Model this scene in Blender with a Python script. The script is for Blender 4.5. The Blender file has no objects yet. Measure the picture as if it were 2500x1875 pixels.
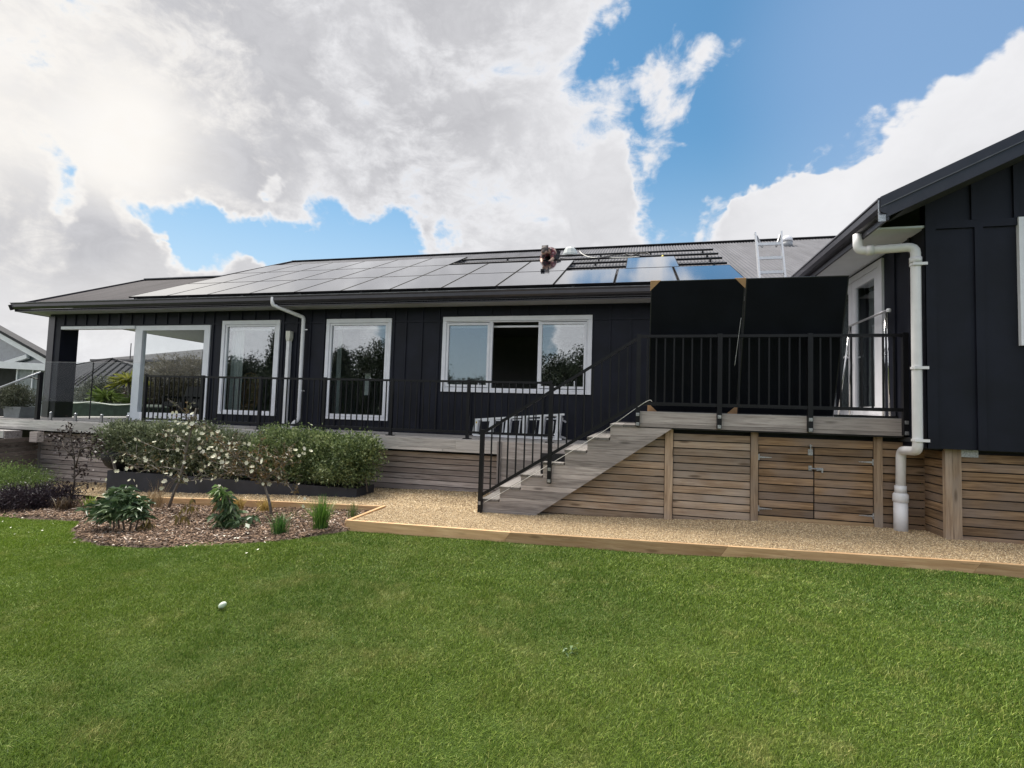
SKYMUL=(.35,.56,.60)
GRASS=1.0
import bpy, math, random
import numpy as np
from mathutils import Vector, Matrix
random.seed(7); RNG=np.random.default_rng(7)
R=math.radians
scene=bpy.context.scene
C=scene.collection

# ---------------------------------------------------------------- helpers
def tag(o,label=None,cat=None,group=None,kind=None):
    if label: o['label']=label
    if cat: o['category']=cat
    if group: o['group']=group
    if kind: o['kind']=kind
    return o
def thing(name,label,cat,loc=(0,0,0),group=None):
    o=bpy.data.objects.new(name,None); C.objects.link(o)
    o.location=loc; o.empty_display_size=.2
    return tag(o,label,cat,group)
def root_loc(p):
    v=Vector((0,0,0))
    while p is not None:
        v+=p.location; p=p.parent
    return v
def mesh_obj(name,verts,faces,m,parent=None,rnd=None,smooth=False):
    verts=np.asarray(verts,dtype=np.float64).reshape(-1,3)
    if parent is not None:
        verts=verts-np.array(root_loc(parent))
    me=bpy.data.meshes.new(name)
    if isinstance(faces,np.ndarray):
        n,k=faces.shape
        me.vertices.add(len(verts)); me.vertices.foreach_set('co',verts.astype(np.float32).ravel())
        me.loops.add(n*k); me.loops.foreach_set('vertex_index',faces.astype(np.int32).ravel())
        me.polygons.add(n); me.polygons.foreach_set('loop_start',np.arange(0,n*k,k,dtype=np.int32))
        me.update(calc_edges=True)
    else:
        me.from_pydata([tuple(v) for v in verts],[],faces); me.update()
    if rnd is not None:
        a=me.attributes.new('rnd','FLOAT','POINT'); a.data.foreach_set('value',np.asarray(rnd,dtype=np.float32))
    if smooth: me.polygons.foreach_set('use_smooth',[True]*len(me.polygons))
    me.materials.append(m)
    o=bpy.data.objects.new(name,me); C.objects.link(o)
    if parent is not None: o.parent=parent
    return o
class MB:
    def __init__(s): s.v=[];s.f=[];s.r=[];s.sm=False
    def add(s,vs,fs,r=None):
        n=len(s.v); s.v+= [tuple(v) for v in vs]; s.f+=[tuple(i+n for i in f) for f in fs]
        r=random.random() if r is None else r
        s.r+=[r]*len(vs); return s
    def box(s,x0,x1,y0,y1,z0,z1,r=None):
        vs=[(x,y,z) for x in (x0,x1) for y in (y0,y1) for z in (z0,z1)]
        return s.add(vs,[(0,1,3,2),(4,6,7,5),(0,4,5,1),(2,3,7,6),(0,2,6,4),(1,5,7,3)],r)
    def beam(s,a,b,w,h,up=(0,0,1),r=None):
        a=Vector(a);b=Vector(b);d=(b-a).normalized();u=Vector(up)
        sd=d.cross(u)
        if sd.length<1e-4: u=Vector((0,1,0)); sd=d.cross(u)
        sd.normalize(); u=sd.cross(d).normalized()
        vs=[]
        for p in (a,b):
            for i,j in ((-1,-1),(1,-1),(1,1),(-1,1)): vs.append(p+sd*(w/2*i)+u*(h/2*j))
        return s.add(vs,[(0,1,2,3),(7,6,5,4),(0,4,5,1),(1,5,6,2),(2,6,7,3),(3,7,4,0)],r)
    def tube(s,pts,rad,n=8,r=None,cap=True):
        pts=[Vector(p) for p in pts]; rads=rad if isinstance(rad,(list,tuple)) else [rad]*len(pts)
        vs=[];prev=None
        for i,p in enumerate(pts):
            d=(pts[min(i+1,len(pts)-1)]-pts[max(i-1,0)]).normalized()
            if prev is None:
                u=Vector((0,0,1)) if abs(d.z)<.9 else Vector((1,0,0))
                u=(u-d*u.dot(d)).normalized()
            else: u=(prev-d*prev.dot(d)).normalized()
            prev=u; w=d.cross(u)
            for k in range(n):
                a=2*math.pi*k/n; vs.append(p+(u*math.cos(a)+w*math.sin(a))*rads[i])
        fs=[]
        for i in range(len(pts)-1):
            for k in range(n):
                fs.append((i*n+k,i*n+(k+1)%n,(i+1)*n+(k+1)%n,(i+1)*n+k))
        if cap: fs.append(tuple(range(n))[::-1]); fs.append(tuple(range((len(pts)-1)*n,len(pts)*n)))
        return s.add(vs,fs,r)
    def prism(s,poly,a,b,axis='x',r=None):
        # poly of 2D pts extruded along axis from a to b
        n=len(poly); vs=[]
        for t in (a,b):
            for p,q in poly:
                vs.append({'x':(t,p,q),'y':(p,t,q),'z':(p,q,t)}[axis])
        fs=[tuple(range(n))[::-1],tuple(range(n,2*n))]+[(i,(i+1)%n,n+(i+1)%n,n+i) for i in range(n)]
        return s.add(vs,fs,r)
    def lathe(s,c,prof,n=16,r=None):
        vs=[];fs=[]
        for rr,zz in prof:
            for k in range(n):
                a=2*math.pi*k/n; vs.append((c[0]+rr*math.cos(a),c[1]+rr*math.sin(a),c[2]+zz))
        for i in range(len(prof)-1):
            for k in range(n): fs.append((i*n+k,i*n+(k+1)%n,(i+1)*n+(k+1)%n,(i+1)*n+k))
        fs.append(tuple(range(n))[::-1]); fs.append(tuple(range((len(prof)-1)*n,len(prof)*n)))
        return s.add(vs,fs,r)
    def build(s,name,m,parent=None,smooth=False,bevel=0):
        o=mesh_obj(name,s.v,s.f,m,parent,s.r)
        if smooth:
            for p in o.data.polygons: p.use_smooth=len(p.vertices)<=4
        # consistent outward normals
        import bmesh
        bm=bmesh.new(); bm.from_mesh(o.data); bmesh.ops.recalc_face_normals(bm,faces=bm.faces); bm.to_mesh(o.data); bm.free()
        if bevel:
            b=o.modifiers.new('bevel','BEVEL'); b.width=bevel; b.segments=2; b.limit_method='ANGLE'
        return o

# ---------------------------------------------------------------- material helpers
class NT:
    def __init__(s,m): s.n=m.node_tree.nodes; s.l=m.node_tree.links
    def new(s,t,**k):
        n=s.n.new(t)
        for a,b in k.items(): setattr(n,a,b)
        return n
    def link(s,a,b): s.l.new(a,b)
    def val(s,sock,v):
        if hasattr(v,'is_linked') or isinstance(v,bpy.types.NodeSocket): s.l.new(v,sock)
        else: sock.default_value=v
    def math(s,op,a,b=0.,c=None,clamp=False):
        n=s.n.new('ShaderNodeMath'); n.operation=op; n.use_clamp=clamp
        s.val(n.inputs[0],a); s.val(n.inputs[1],b)
        if c is not None: s.val(n.inputs[2],c)
        return n.outputs[0]
    def mix(s,f,a,b,mode='MIX'):
        n=s.n.new('ShaderNodeMix'); n.data_type='RGBA'; n.blend_type=mode; n.clamp_factor=True
        s.val(n.inputs[0],f); s.val(n.inputs[6],a if not isinstance(a,tuple) else (*a[:3],1)); s.val(n.inputs[7],b if not isinstance(b,tuple) else (*b[:3],1))
        return n.outputs[2]
    def noise(s,vec,scale,detail=4,rough=.55,dist=0.):
        n=s.n.new('ShaderNodeTexNoise'); n.inputs['Scale'].default_value=scale; n.inputs['Detail'].default_value=detail
        n.inputs['Roughness'].default_value=rough; n.inputs['Distortion'].default_value=dist
        if vec is not None: s.l.new(vec,n.inputs['Vector'])
        return n.outputs['Fac']
    def ramp(s,f,a,b,lo=0.,hi=1.,smooth=True):
        n=s.n.new('ShaderNodeMapRange'); n.interpolation_type='SMOOTHSTEP' if smooth else 'LINEAR'
        s.val(n.inputs[0],f); s.val(n.inputs[1],a); s.val(n.inputs[2],b); s.val(n.inputs[3],lo); s.val(n.inputs[4],hi)
        return n.outputs[0]
    def mapping(s,vec,scale=(1,1,1),loc=(0,0,0)):
        n=s.n.new('ShaderNodeMapping'); n.inputs['Scale'].default_value=scale
        if isinstance(loc,tuple): n.inputs['Location'].default_value=loc
        else: s.l.new(loc,n.inputs['Location'])
        s.l.new(vec,n.inputs['Vector']); return n.outputs[0]
    def pos(s): return s.n.new('ShaderNodeNewGeometry').outputs['Position']
    def rnd(s):
        n=s.n.new('ShaderNodeAttribute'); n.attribute_name='rnd'; return n.outputs['Fac']
    def bump(s,h,st=.3,dist=.01):
        n=s.n.new('ShaderNodeBump'); n.inputs['Strength'].default_value=st; n.inputs['Distance'].default_value=dist
        s.l.new(h,n.inputs['Height']); return n.outputs[0]
MATS={}
def newmat(name):
    m=bpy.data.materials.new(name); m.use_nodes=True
    t=NT(m); b=t.n['Principled BSDF']; return m,t,b
def simple(name,col,rough=.5,metal=0.,var=.15,nscale=6.,bump=.0,bscale=60.,spec=.5,coat=0.):
    if name in MATS: return MATS[name]
    m,t,b=newmat(name)
    p=t.pos(); n=t.noise(p,nscale,5)
    f=t.ramp(n,.3,.7)
    a=tuple(c*(1-var) for c in col); d=tuple(min(1,c*(1+var)) for c in col)
    t.link(t.mix(f,a,d),b.inputs['Base Color'])
    b.inputs['Roughness'].default_value=rough; b.inputs['Metallic'].default_value=metal
    b.inputs['Specular IOR Level'].default_value=spec; b.inputs['Coat Weight'].default_value=coat
    if bump: t.link(t.bump(t.noise(p,bscale,3),bump,.004),b.inputs['Normal'])
    MATS[name]=m; return m
def wood(name,cols,axis='x',rough=.75,grain=.5,knots=True):
    """cols: (dark, light, alt) linear colours; per-board variation from attribute rnd"""
    m,t,b=newmat(name)
    p=t.pos(); r=t.rnd()
    off=t.new('ShaderNodeCombineXYZ'); k=t.math('MULTIPLY',r,37.)
    for i in range(3): t.link(k,off.inputs[i])
    sc={'x':(.9,14,14),'y':(14,.9,14),'z':(14,14,.9)}[axis]
    v=t.mapping(p,sc,off.outputs[0])
    n1=t.noise(v,2.2,6,.6,.6)
    sc2={'x':(3,55,55),'y':(55,3,55),'z':(55,55,3)}[axis]
    n2=t.noise(t.mapping(p,sc2,off.outputs[0]),1.6,3,.6,.2)
    patch=t.noise(t.mapping(p,(1.3,1.3,1.3),off.outputs[0]),1.4,3,.5)
    f=t.ramp(n1,.3,.72)
    c=t.mix(f,cols[0],cols[1])
    c=t.mix(t.math('MULTIPLY',t.ramp(patch,.35,.7),.85),c,cols[2])
    rr=t.ramp(r,0,1,.68,1.22,False)
    hv=t.new('ShaderNodeHueSaturation'); t.link(c,hv.inputs['Color']); t.link(rr,hv.inputs['Value'])
    c=t.mix(t.math('MULTIPLY',t.ramp(n2,.52,.75),grain),hv.outputs[0],tuple(x*.42 for x in cols[0]))
    if knots:
        sk={'x':(1.6,7,7),'y':(7,1.6,7),'z':(7,7,1.6)}[axis]
        vo=t.new('ShaderNodeTexVoronoi'); vo.inputs['Scale'].default_value=1.; t.link(t.mapping(p,sk,off.outputs[0]),vo.inputs['Vector'])
        c=t.mix(t.ramp(vo.outputs['Distance'],.05,.17,.75,0.),c,tuple(x*.4 for x in cols[0]))
    t.link(c,b.inputs['Base Color']); b.inputs['Roughness'].default_value=rough; b.inputs['Specular IOR Level'].default_value=.25
    t.link(t.bump(n2,.35,.003),b.inputs['Normal'])
    return m
GREY=((.17,.15,.145),(.36,.33,.32),(.27,.24,.235))
GREYL=((.24,.225,.215),(.44,.42,.405),(.34,.32,.305))
BRN=((.15,.088,.046),(.385,.25,.14),(.265,.205,.165))
BRNL=((.25,.17,.11),(.46,.34,.23),(.35,.29,.24))
PINE=((.42,.25,.12),(.70,.48,.27),(.55,.34,.18))
W_deckg=wood('weathered_grey_decking',GREYL,'x',knots=False,grain=.35)
W_fascia=wood('weathered_fascia_timber',((.23,.20,.185),(.50,.455,.425),(.36,.32,.30)),'x',grain=.5)
W_fasl=wood('pale_fascia_timber',((.36,.34,.32),(.68,.65,.62),(.52,.49,.47)),'x',grain=.35)
W_slatg=wood('grey_slat_timber',((.27,.22,.20),(.58,.51,.48),(.42,.35,.32)),'x',grain=.35)
W_slat=wood('brown_slat_timber',BRN,'x',grain=.35)
W_slatl=wood('golden_slat_timber',((.23,.155,.10),(.45,.335,.23),(.37,.31,.26)),'x',grain=.35)
W_slaty=wood('brown_slat_timber_return',BRN,'y',grain=.35)
W_postz=wood('timber_post',BRNL,'z',grain=.4)
W_pine=wood('pine_edging',PINE,'x',grain=.25)
W_piney=wood('pine_edging_cross',PINE,'y',grain=.25)
M_black=simple('black_painted_cladding',(.0070,.0082,.0158),.55,var=.28,nscale=2.2,bump=.08,bscale=25,spec=.25)
M_blackm=simple('black_powder_coat',(.007,.007,.009),.45,var=.15,spec=.28)
M_white=simple('white_window_paint',(.74,.74,.78),.4,var=.04)
M_pvc=simple('white_pvc',(.74,.73,.74),.35,var=.05)
M_soffit_shaded=simple('shaded_soffit_paint',(.40,.40,.42),.7,var=.04)  # darker copy of the soffit paint, main eave's shade put into the colour
M_soffit2=simple('white_soffit_paint',(.68,.70,.75),.7,var=.03)
M_gutter=simple('charcoal_gutter',(.032,.029,.037),.32,var=.12,spec=.5)
M_pframe=simple('panel_frame_black',(.010,.010,.012),.6,var=.1,spec=.12)
M_alu=simple('aluminium',(.72,.72,.74),.28,1.,var=.06)
M_aluw=simple('pale_aluminium',(.86,.87,.90),.4,.3,var=.06)
M_galv=simple('galvanised_steel',(.40,.40,.41),.45,.7,var=.3,nscale=60)
M_card=simple('cardboard',(.42,.25,.13),.8,var=.12)
M_cell=simple('solar_cell_back',(.0045,.0055,.009),.6,var=.2,nscale=3,spec=.12)
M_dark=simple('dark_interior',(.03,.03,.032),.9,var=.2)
M_room=simple('interior_wall',(.22,.22,.22),.9,var=.05)
M_plaster=simple('interior_pale_wall',(.42,.42,.43),.9,var=.05)
M_rubber=simple('black_rubber',(.02,.02,.02),.7)
M_planter=simple('charcoal_planter_paint',(.022,.024,.033),.55,var=.25,nscale=4,bump=.1)
M_cord=simple('white_cord',(.72,.71,.66),.8)
def metal_roof(name,col,rough=.38):
    m,t,b=newmat(name); p=t.pos()
    n=t.noise(t.mapping(p,(2.,.35,.35)),2.,5,.6)
    t.link(t.mix(t.ramp(n,.3,.7),tuple(c*.85 for c in col),tuple(c*1.15 for c in col)),b.inputs['Base Color'])
    b.inputs['Roughness'].default_value=rough; b.inputs['Specular IOR Level'].default_value=.12; b.inputs['Metallic'].default_value=.0
    return m
M_roof=metal_roof('grey_corrugated_steel',(.125,.125,.137),.7)
M_roof2=metal_roof('dark_neighbour_roof',(.045,.045,.05),.7)
def solar_glass():
    m,t,b=newmat('solar_glass'); p=t.pos()
    n=t.noise(p,3.,3)
    t.link(t.mix(n,(.005,.006,.010),(.010,.011,.018)),b.inputs['Base Color'])
    b.inputs['Roughness'].default_value=.11; b.inputs['IOR'].default_value=1.55
    b.inputs['Coat Weight'].default_value=1.; b.inputs['Coat Roughness'].default_value=.05; b.inputs['Coat IOR'].default_value=1.95
    t.link(t.bump(t.noise(p,1.2,2),.04,.01),b.inputs['Normal'])
    return m
M_pv=solar_glass()
def window_glass(name,refl=.22,tint=(.62,.66,.66),mul=1.):
    m=bpy.data.materials.new(name); m.use_nodes=True; t=NT(m)
    for n in list(t.n): t.n.remove(n)
    out=t.new('ShaderNodeOutputMaterial'); mx=t.new('ShaderNodeMixShader')
    g=t.new('ShaderNodeBsdfGlossy'); g.inputs['Roughness'].default_value=.004; g.inputs['Color'].default_value=(.95,.97,1,1)
    tr=t.new('ShaderNodeBsdfTransparent'); tr.inputs['Color'].default_value=(*tint,1)
    ge=t.new('ShaderNodeNewGeometry'); dt=t.new('ShaderNodeVectorMath',operation='DOT_PRODUCT'); t.link(ge.outputs['Incoming'],dt.inputs[0]); t.link(ge.outputs['Normal'],dt.inputs[1])
    k5=t.math('POWER',t.math('SUBTRACT',1.,t.math('ABSOLUTE',dt.outputs['Value']),clamp=True),5.); sch=t.math('ADD',.04,t.math('MULTIPLY',k5,.96))
    wob=t.noise(t.pos(),.9,2); t.link(t.bump(wob,.035,.01),g.inputs['Normal'])
    f=t.math('ADD',t.math('MULTIPLY',sch,mul),refl,clamp=True)
    t.link(f,mx.inputs[0]); t.link(tr.outputs[0],mx.inputs[1]); t.link(g.outputs[0],mx.inputs[2]); t.link(mx.outputs[0],out.inputs[0])
    return m
M_glass=window_glass('window_glass',.15,(.86,.89,.88))
M_glassc=window_glass('clear_glass',.0,(.94,.96,.96),.2)
def leafmat(name,cols,rough=.5,trans=.25,spec=.4):
    """three colours; variation by leaf attribute"""
    m,t,b=newmat(name); r=t.rnd()
    c=t.mix(t.ramp(r,0,.55),cols[0],cols[1]); c=t.mix(t.ramp(r,.6,1.),c,cols[2])
    n=t.noise(t.pos(),5.,3); c=t.mix(t.ramp(n,.35,.7,0,.35),c,cols[0])
    t.link(c,b.inputs['Base Color']); b.inputs['Roughness'].default_value=rough; b.inputs['Specular IOR Level'].default_value=spec
    out=t.n['Material Output']; tr=t.new('ShaderNodeBsdfTranslucent'); t.link(c,tr.inputs['Color'])
    mx=t.new('ShaderNodeMixShader'); mx.inputs[0].default_value=trans
    t.link(b.outputs[0],mx.inputs[1]); t.link(tr.outputs[0],mx.inputs[2]); t.link(mx.outputs[0],out.inputs[0])
    return m
M_bark=simple('grey_bark',(.16,.14,.12),.85,var=.3,nscale=30,bump=.3)
M_barkd=simple('dark_bark',(.07,.055,.045),.85,var=.3,nscale=30,bump=.3)
# ---------------------------------------------------------------- camera
cam_d=bpy.data.cameras.new('camera'); cam=bpy.data.objects.new('camera',cam_d); C.objects.link(cam)
r_,u_,f_=Vector((0.9713147,0.23574514,0.03117663)),Vector((-0.01751411,-0.05982849,0.99805501)),Vector((-0.23715187,0.96997154,0.05398343))
M=Matrix.Identity(4)
for i in range(3): M[i][0]=r_[i]; M[i][1]=u_[i]; M[i][2]=-f_[i]
cam.matrix_world=M
cam_d.sensor_width=36; cam_d.lens=36*1246.2/2500; cam_d.clip_end=3000; cam_d.clip_start=.05
scene.camera=cam
scene.view_settings.view_transform='Standard'; scene.view_settings.look='None'
scene.view_settings.exposure=.92; scene.view_settings.gamma=1
scene.cycles.max_bounces=8; scene.cycles.transparent_max_bounces=16; scene.cycles.use_denoising=True
scene.cycles.sample_clamp_indirect=6

# ---------------------------------------------------------------- sky and sun
SUN_EL=R(62); SUN_AZ=R(-50)      # azimuth from +Y, negative = left
w=bpy.data.worlds.new('World'); scene.world=w; w.use_nodes=True
t=NT(w); bg=t.n['Background']
sky=t.new('ShaderNodeTexSky',sky_type='NISHITA'); sky.sun_disc=False; sky.sun_elevation=SUN_EL; sky.sun_rotation=SUN_AZ; sky.air_density=1.15; sky.dust_density=.4; sky.ozone_density=1.6
STR=.11; EXPO=2**.8
tc=t.new('ShaderNodeTexCoord'); D=tc.outputs['Generated']
nrm=t.new('ShaderNodeVectorMath',operation='NORMALIZE'); t.link(D,nrm.inputs[0]); D=nrm.outputs[0]
sep=t.new('ShaderNodeSeparateXYZ'); t.link(D,sep.inputs[0]); dz=sep.outputs[2]
def pxdir(px,py):
    d=f_*1246.2+r_*(px-1250)-u_*(py-937.5); return d.normalized()
def blob(d,rin,rout,wt):
    n=t.new('ShaderNodeVectorMath',operation='DOT_PRODUCT'); t.link(D,n.inputs[0]); n.inputs[1].default_value=d
    return t.ramp(n.outputs['Value'],math.cos(R(rout)),math.cos(R(rin)),0.,wt)
def total(lst,base):
    acc=base
    for d,a,b,wt in lst: acc=t.math('ADD',acc,blob(d,a,b,wt))
    return acc
# warp the lookup direction a little so that blob borders become ragged
wn=t.new('ShaderNodeTexNoise'); wn.inputs['Scale'].default_value=5.; wn.inputs['Detail'].default_value=5; wn.inputs['Roughness'].default_value=.6
t.link(D,wn.inputs['Vector'])
sub=t.new('ShaderNodeVectorMath',operation='SUBTRACT'); t.link(wn.outputs['Color'],sub.inputs[0]); sub.inputs[1].default_value=(.5,.5,.5)
scl=t.new('ShaderNodeVectorMath',operation='SCALE'); t.link(sub.outputs[0],scl.inputs[0]); scl.inputs['Scale'].default_value=.26
ad=t.new('ShaderNodeVectorMath',operation='ADD'); t.link(D,ad.inputs[0]); t.link(scl.outputs[0],ad.inputs[1])
D0=D; nn=t.new('ShaderNodeVectorMath',operation='NORMALIZE'); t.link(ad.outputs[0],nn.inputs[0]); D=nn.outputs[0]
P=pxdir
blue=[(P(1950,20),9,16,-1.5),(P(2380,-150),10,15,-1.6),(P(1760,330),5,9.5,-1.3),(P(1880,360),3,7.5,-1.),(P(1650,560),2.5,6.,-1.2),(P(1610,60),2.5,6.5,-.8),(P(1560,330),1.5,4.5,-.35),(P(1500,170),1,4.,-.28),(P(1590,430),1,4.5,-.4),
 (P(2180,100),3,9,-.9),(P(1990,300),2,5.5,-.6),
 (P(560,600),1.6,4.2,-1.1),(P(690,620),2.0,4.5,-1.2),(P(820,628),2.0,4.3,-1.1),(P(930,640),2.2,4.2,-1.1),(P(480,540),1.0,3.,-.8),(P(380,520),.6,2.2,-.45),(P(120,475),.6,2.2,-.38),(P(60,440),.4,2.,-.3),(P(690,430),.3,1.6,-.55),(P(790,520),.4,1.8,-.45),(P(1070,600),.4,1.8,-.35),
 (Vector((-.33,-.94,.14)).normalized(),7,10.5,-2.2),(Vector((.5,-.75,.5)).normalized(),12,30,-1.2),(Vector((.9,.1,.45)).normalized(),14,30,-1.3)]
lump=[(P(1620,300),.5,6.5,.74),(P(1670,190),.3,4.8,.66),(P(1600,210),.3,3.5,.35),(P(1500,500),1.5,6,.6),(P(1700,330),.3,4.,.35),(P(1580,420),.5,5,.45),(P(1655,80),.3,4.,.35),(P(1850,400),.3,4,.15),(P(1780,590),2,4.5,.9),(P(2130,450),2,7,1.1),(P(2350,350),2,7,1.2),(P(2520,280),2,7,1.0),(P(1950,600),2,7,1.0),(P(1800,700),1,4,.6),(P(560,700),2,4,.6),(P(300,640),3,6,.5)]
S_=t.math('MINIMUM',t.math('MULTIPLY',total([(d,a*.35,b*1.08,-wt) for d,a,b,wt in blue],0.),1.12),1.48)
cover=total(lump,t.math('SUBTRACT',.82,S_))
n1=t.noise(t.mapping(D0,(1,1,1.5),(3.1,1.7,.4)),4.6,12,.62,.3)
n2=t.noise(t.mapping(D0,(1,1,1.6),(7.1,2.7,1.4)),15.,9,.66,.4)
dens=t.math('ADD',cover,t.math('MULTIPLY',t.math('SUBTRACT',n1,.5),2.7))
dens=t.math('ADD',dens,t.math('MULTIPLY',t.math('SUBTRACT',n2,.5),1.5))
alpha=t.ramp(dens,-.14,.58)
# thickness -> grey undersides
g1=t.noise(t.mapping(D0,(1,1,1.9),(1.3,5.2,.9)),1.9,7,.48,.1)
thick=t.ramp(dens,.3,1.15)
D=D0
greyb=total([(P(800,180),12,34,.55),(P(1150,300),5,14,.15),(P(80,560),2,7,.35),(P(300,90),8,20,.2),(P(130,250),3,11,-.75),(P(380,370),1,8,-.45),(P(1250,430),3,12,-.12),(P(2250,450),5,18,-.45),(P(2450,560),5,12,.25),(P(1300,60),3,10,-.10),(P(600,470),4,12,-.22),(P(1400,330),3,10,-.2)],.50)
G=t.math('MULTIPLY',thick,t.math('ADD',greyb,t.math('MULTIPLY',t.math('SUBTRACT',g1,.5),.75)),clamp=True)
cw=t.mix(blob(P(130,250),4,22,1.),(.80,.80,.82),(.90,.87,.83))
ccol=t.mix(G,cw,(.50,.50,.525))
ccol=t.mix(t.ramp(n2,.35,.7,0,.16),ccol,(.95,.95,.97))
sc=t.new('ShaderNodeVectorMath',operation='SCALE'); t.link(ccol,sc.inputs[0]); sc.inputs['Scale'].default_value=1/STR/EXPO
# horizon haze
sk=t.new('ShaderNodeVectorMath',operation='MULTIPLY'); t.link(sky.outputs[0],sk.inputs[0]); sk.inputs[1].default_value=SKYMUL
hz=t.mix(t.ramp(dz,.0,.50,.80,0.),sk.outputs[0],(.70/STR/EXPO,.78/STR/EXPO,.88/STR/EXPO))
lp=t.mix(blob(P(2480,60),6,22,.35),hz,(.42/STR/EXPO,.55/STR/EXPO,.82/STR/EXPO))
front=t.ramp(sep.outputs[1],-.35,.15,1.75,1.)  # clouds behind the camera brightened, an added boost to light camera-facing sides
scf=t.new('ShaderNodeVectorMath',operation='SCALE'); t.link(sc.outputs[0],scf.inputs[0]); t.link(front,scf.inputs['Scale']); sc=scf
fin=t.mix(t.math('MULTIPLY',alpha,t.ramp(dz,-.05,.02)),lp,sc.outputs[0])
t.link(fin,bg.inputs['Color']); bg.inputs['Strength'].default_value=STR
sd=bpy.data.lights.new('sun','SUN'); sd.energy=3.2; sd.angle=R(24); sd.color=(1,.95,.87)
so=bpy.data.objects.new('sun',sd); C.objects.link(so)
sv=Vector((math.sin(SUN_AZ)*math.cos(SUN_EL),math.cos(SUN_AZ)*math.cos(SUN_EL),math.sin(SUN_EL)))
so.rotation_euler=sv.to_track_quat('Z','Y').to_euler()

# ---------------------------------------------------------------- ground
GX=[-60,-16,-12,-10,-7,-5.5,-3.3,-1.5,.4,1.7,3.3,8,60]; GZ=[-2.6,-1.9,-1.75,-1.68,-1.53,-1.455,-1.365,-1.345,-1.28,-1.2,-1.18,-1.17,-1.1]
def gz(x): return np.interp(x,GX,GZ)
def lz(x): return gz(x)-.095
MULCH=[(-3.28,5.55),(-3.41,5.42),(-3.55,5.17),(-3.73,4.86),(-4.13,4.60),(-4.51,4.42),(-4.98,4.32),(-5.51,4.35),(-6.08,4.52),(-6.60,4.88),(-7.0,5.25),(-7.21,5.38),(-7.60,5.42),(-8.22,5.39),(-8.67,5.38),(-10,5.3),(-13,5.2)]
BACK=[(-13,7.6),(-10.5,7.4),(-9.2,6.95),(-8.2,6.6),(-3.40,6.6)]
def inside(x,y,poly):
    x=np.asarray(x);y=np.asarray(y); c=np.zeros(x.shape,bool); n=len(poly)
    for i in range(n):
        x1,y1=poly[i];x2,y2=poly[(i+1)%n]
        cond=((y1>y)!=(y2>y)); xi=(x2-x1)*(y-y1)/((y2-y1) if y2!=y1 else 1e-9)+x1
        c^=cond&(x<xi)
    return c
MPOLY=MULCH+BACK
def vnoise(x,y,s,seed=0):
    # cheap smooth value noise
    rg=np.random.default_rng(seed); T=rg.random((64,64)); u=x/s; v=y/s
    i=np.floor(u).astype(int);j=np.floor(v).astype(int);fu=u-i;fv=v-j;fu=fu*fu*(3-2*fu);fv=fv*fv*(3-2*fv)
    g=lambda a,b:T[a%64,b%64]
    return (g(i,j)*(1-fu)+g(i+1,j)*fu)*(1-fv)+(g(i,j+1)*(1-fu)+g(i+1,j+1)*fu)*fv
# one big sheet of ground
xs=np.concatenate([np.linspace(-400,-60,8)[:-1],np.linspace(-60,-14,20)[:-1],np.linspace(-14,9,180),np.linspace(9,60,16)[1:],np.linspace(60,400,8)[1:]])
ys=np.concatenate([np.linspace(-300,-40,8)[:-1],np.linspace(-40,-2,14)[:-1],np.linspace(-2,10,90),np.linspace(10,60,16)[1:],np.linspace(60,600,8)[1:]])
X,Y=np.meshgrid(xs,ys,indexing='ij'); Z=lz(X)+(vnoise(X,Y,.9,3)-.5)*.03-.01
nx,ny=X.shape; idx=np.arange(nx*ny).reshape(nx,ny)
F=np.stack([idx[:-1,:-1],idx[1:,:-1],idx[1:,1:],idx[:-1,1:]],-1).reshape(-1,4)
m,t2,b=newmat('lawn_soil'); p=t2.pos()
c=t2.mix(t2.ramp(t2.noise(p,1.1,5),.35,.65),(.045,.075,.012),(.075,.10,.022))
c=t2.mix(t2.ramp(t2.noise(p,140,2),.4,.7,0,.7),c,(.022,.035,.010)); t2.link(c,b.inputs['Base Color']); b.inputs['Roughness'].default_value=.95; b.inputs['Specular IOR Level'].default_value=.1
mesh_obj('ground',np.stack([X,Y,Z],-1).reshape(-1,3),F,m,smooth=True)['kind']='structure'

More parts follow.
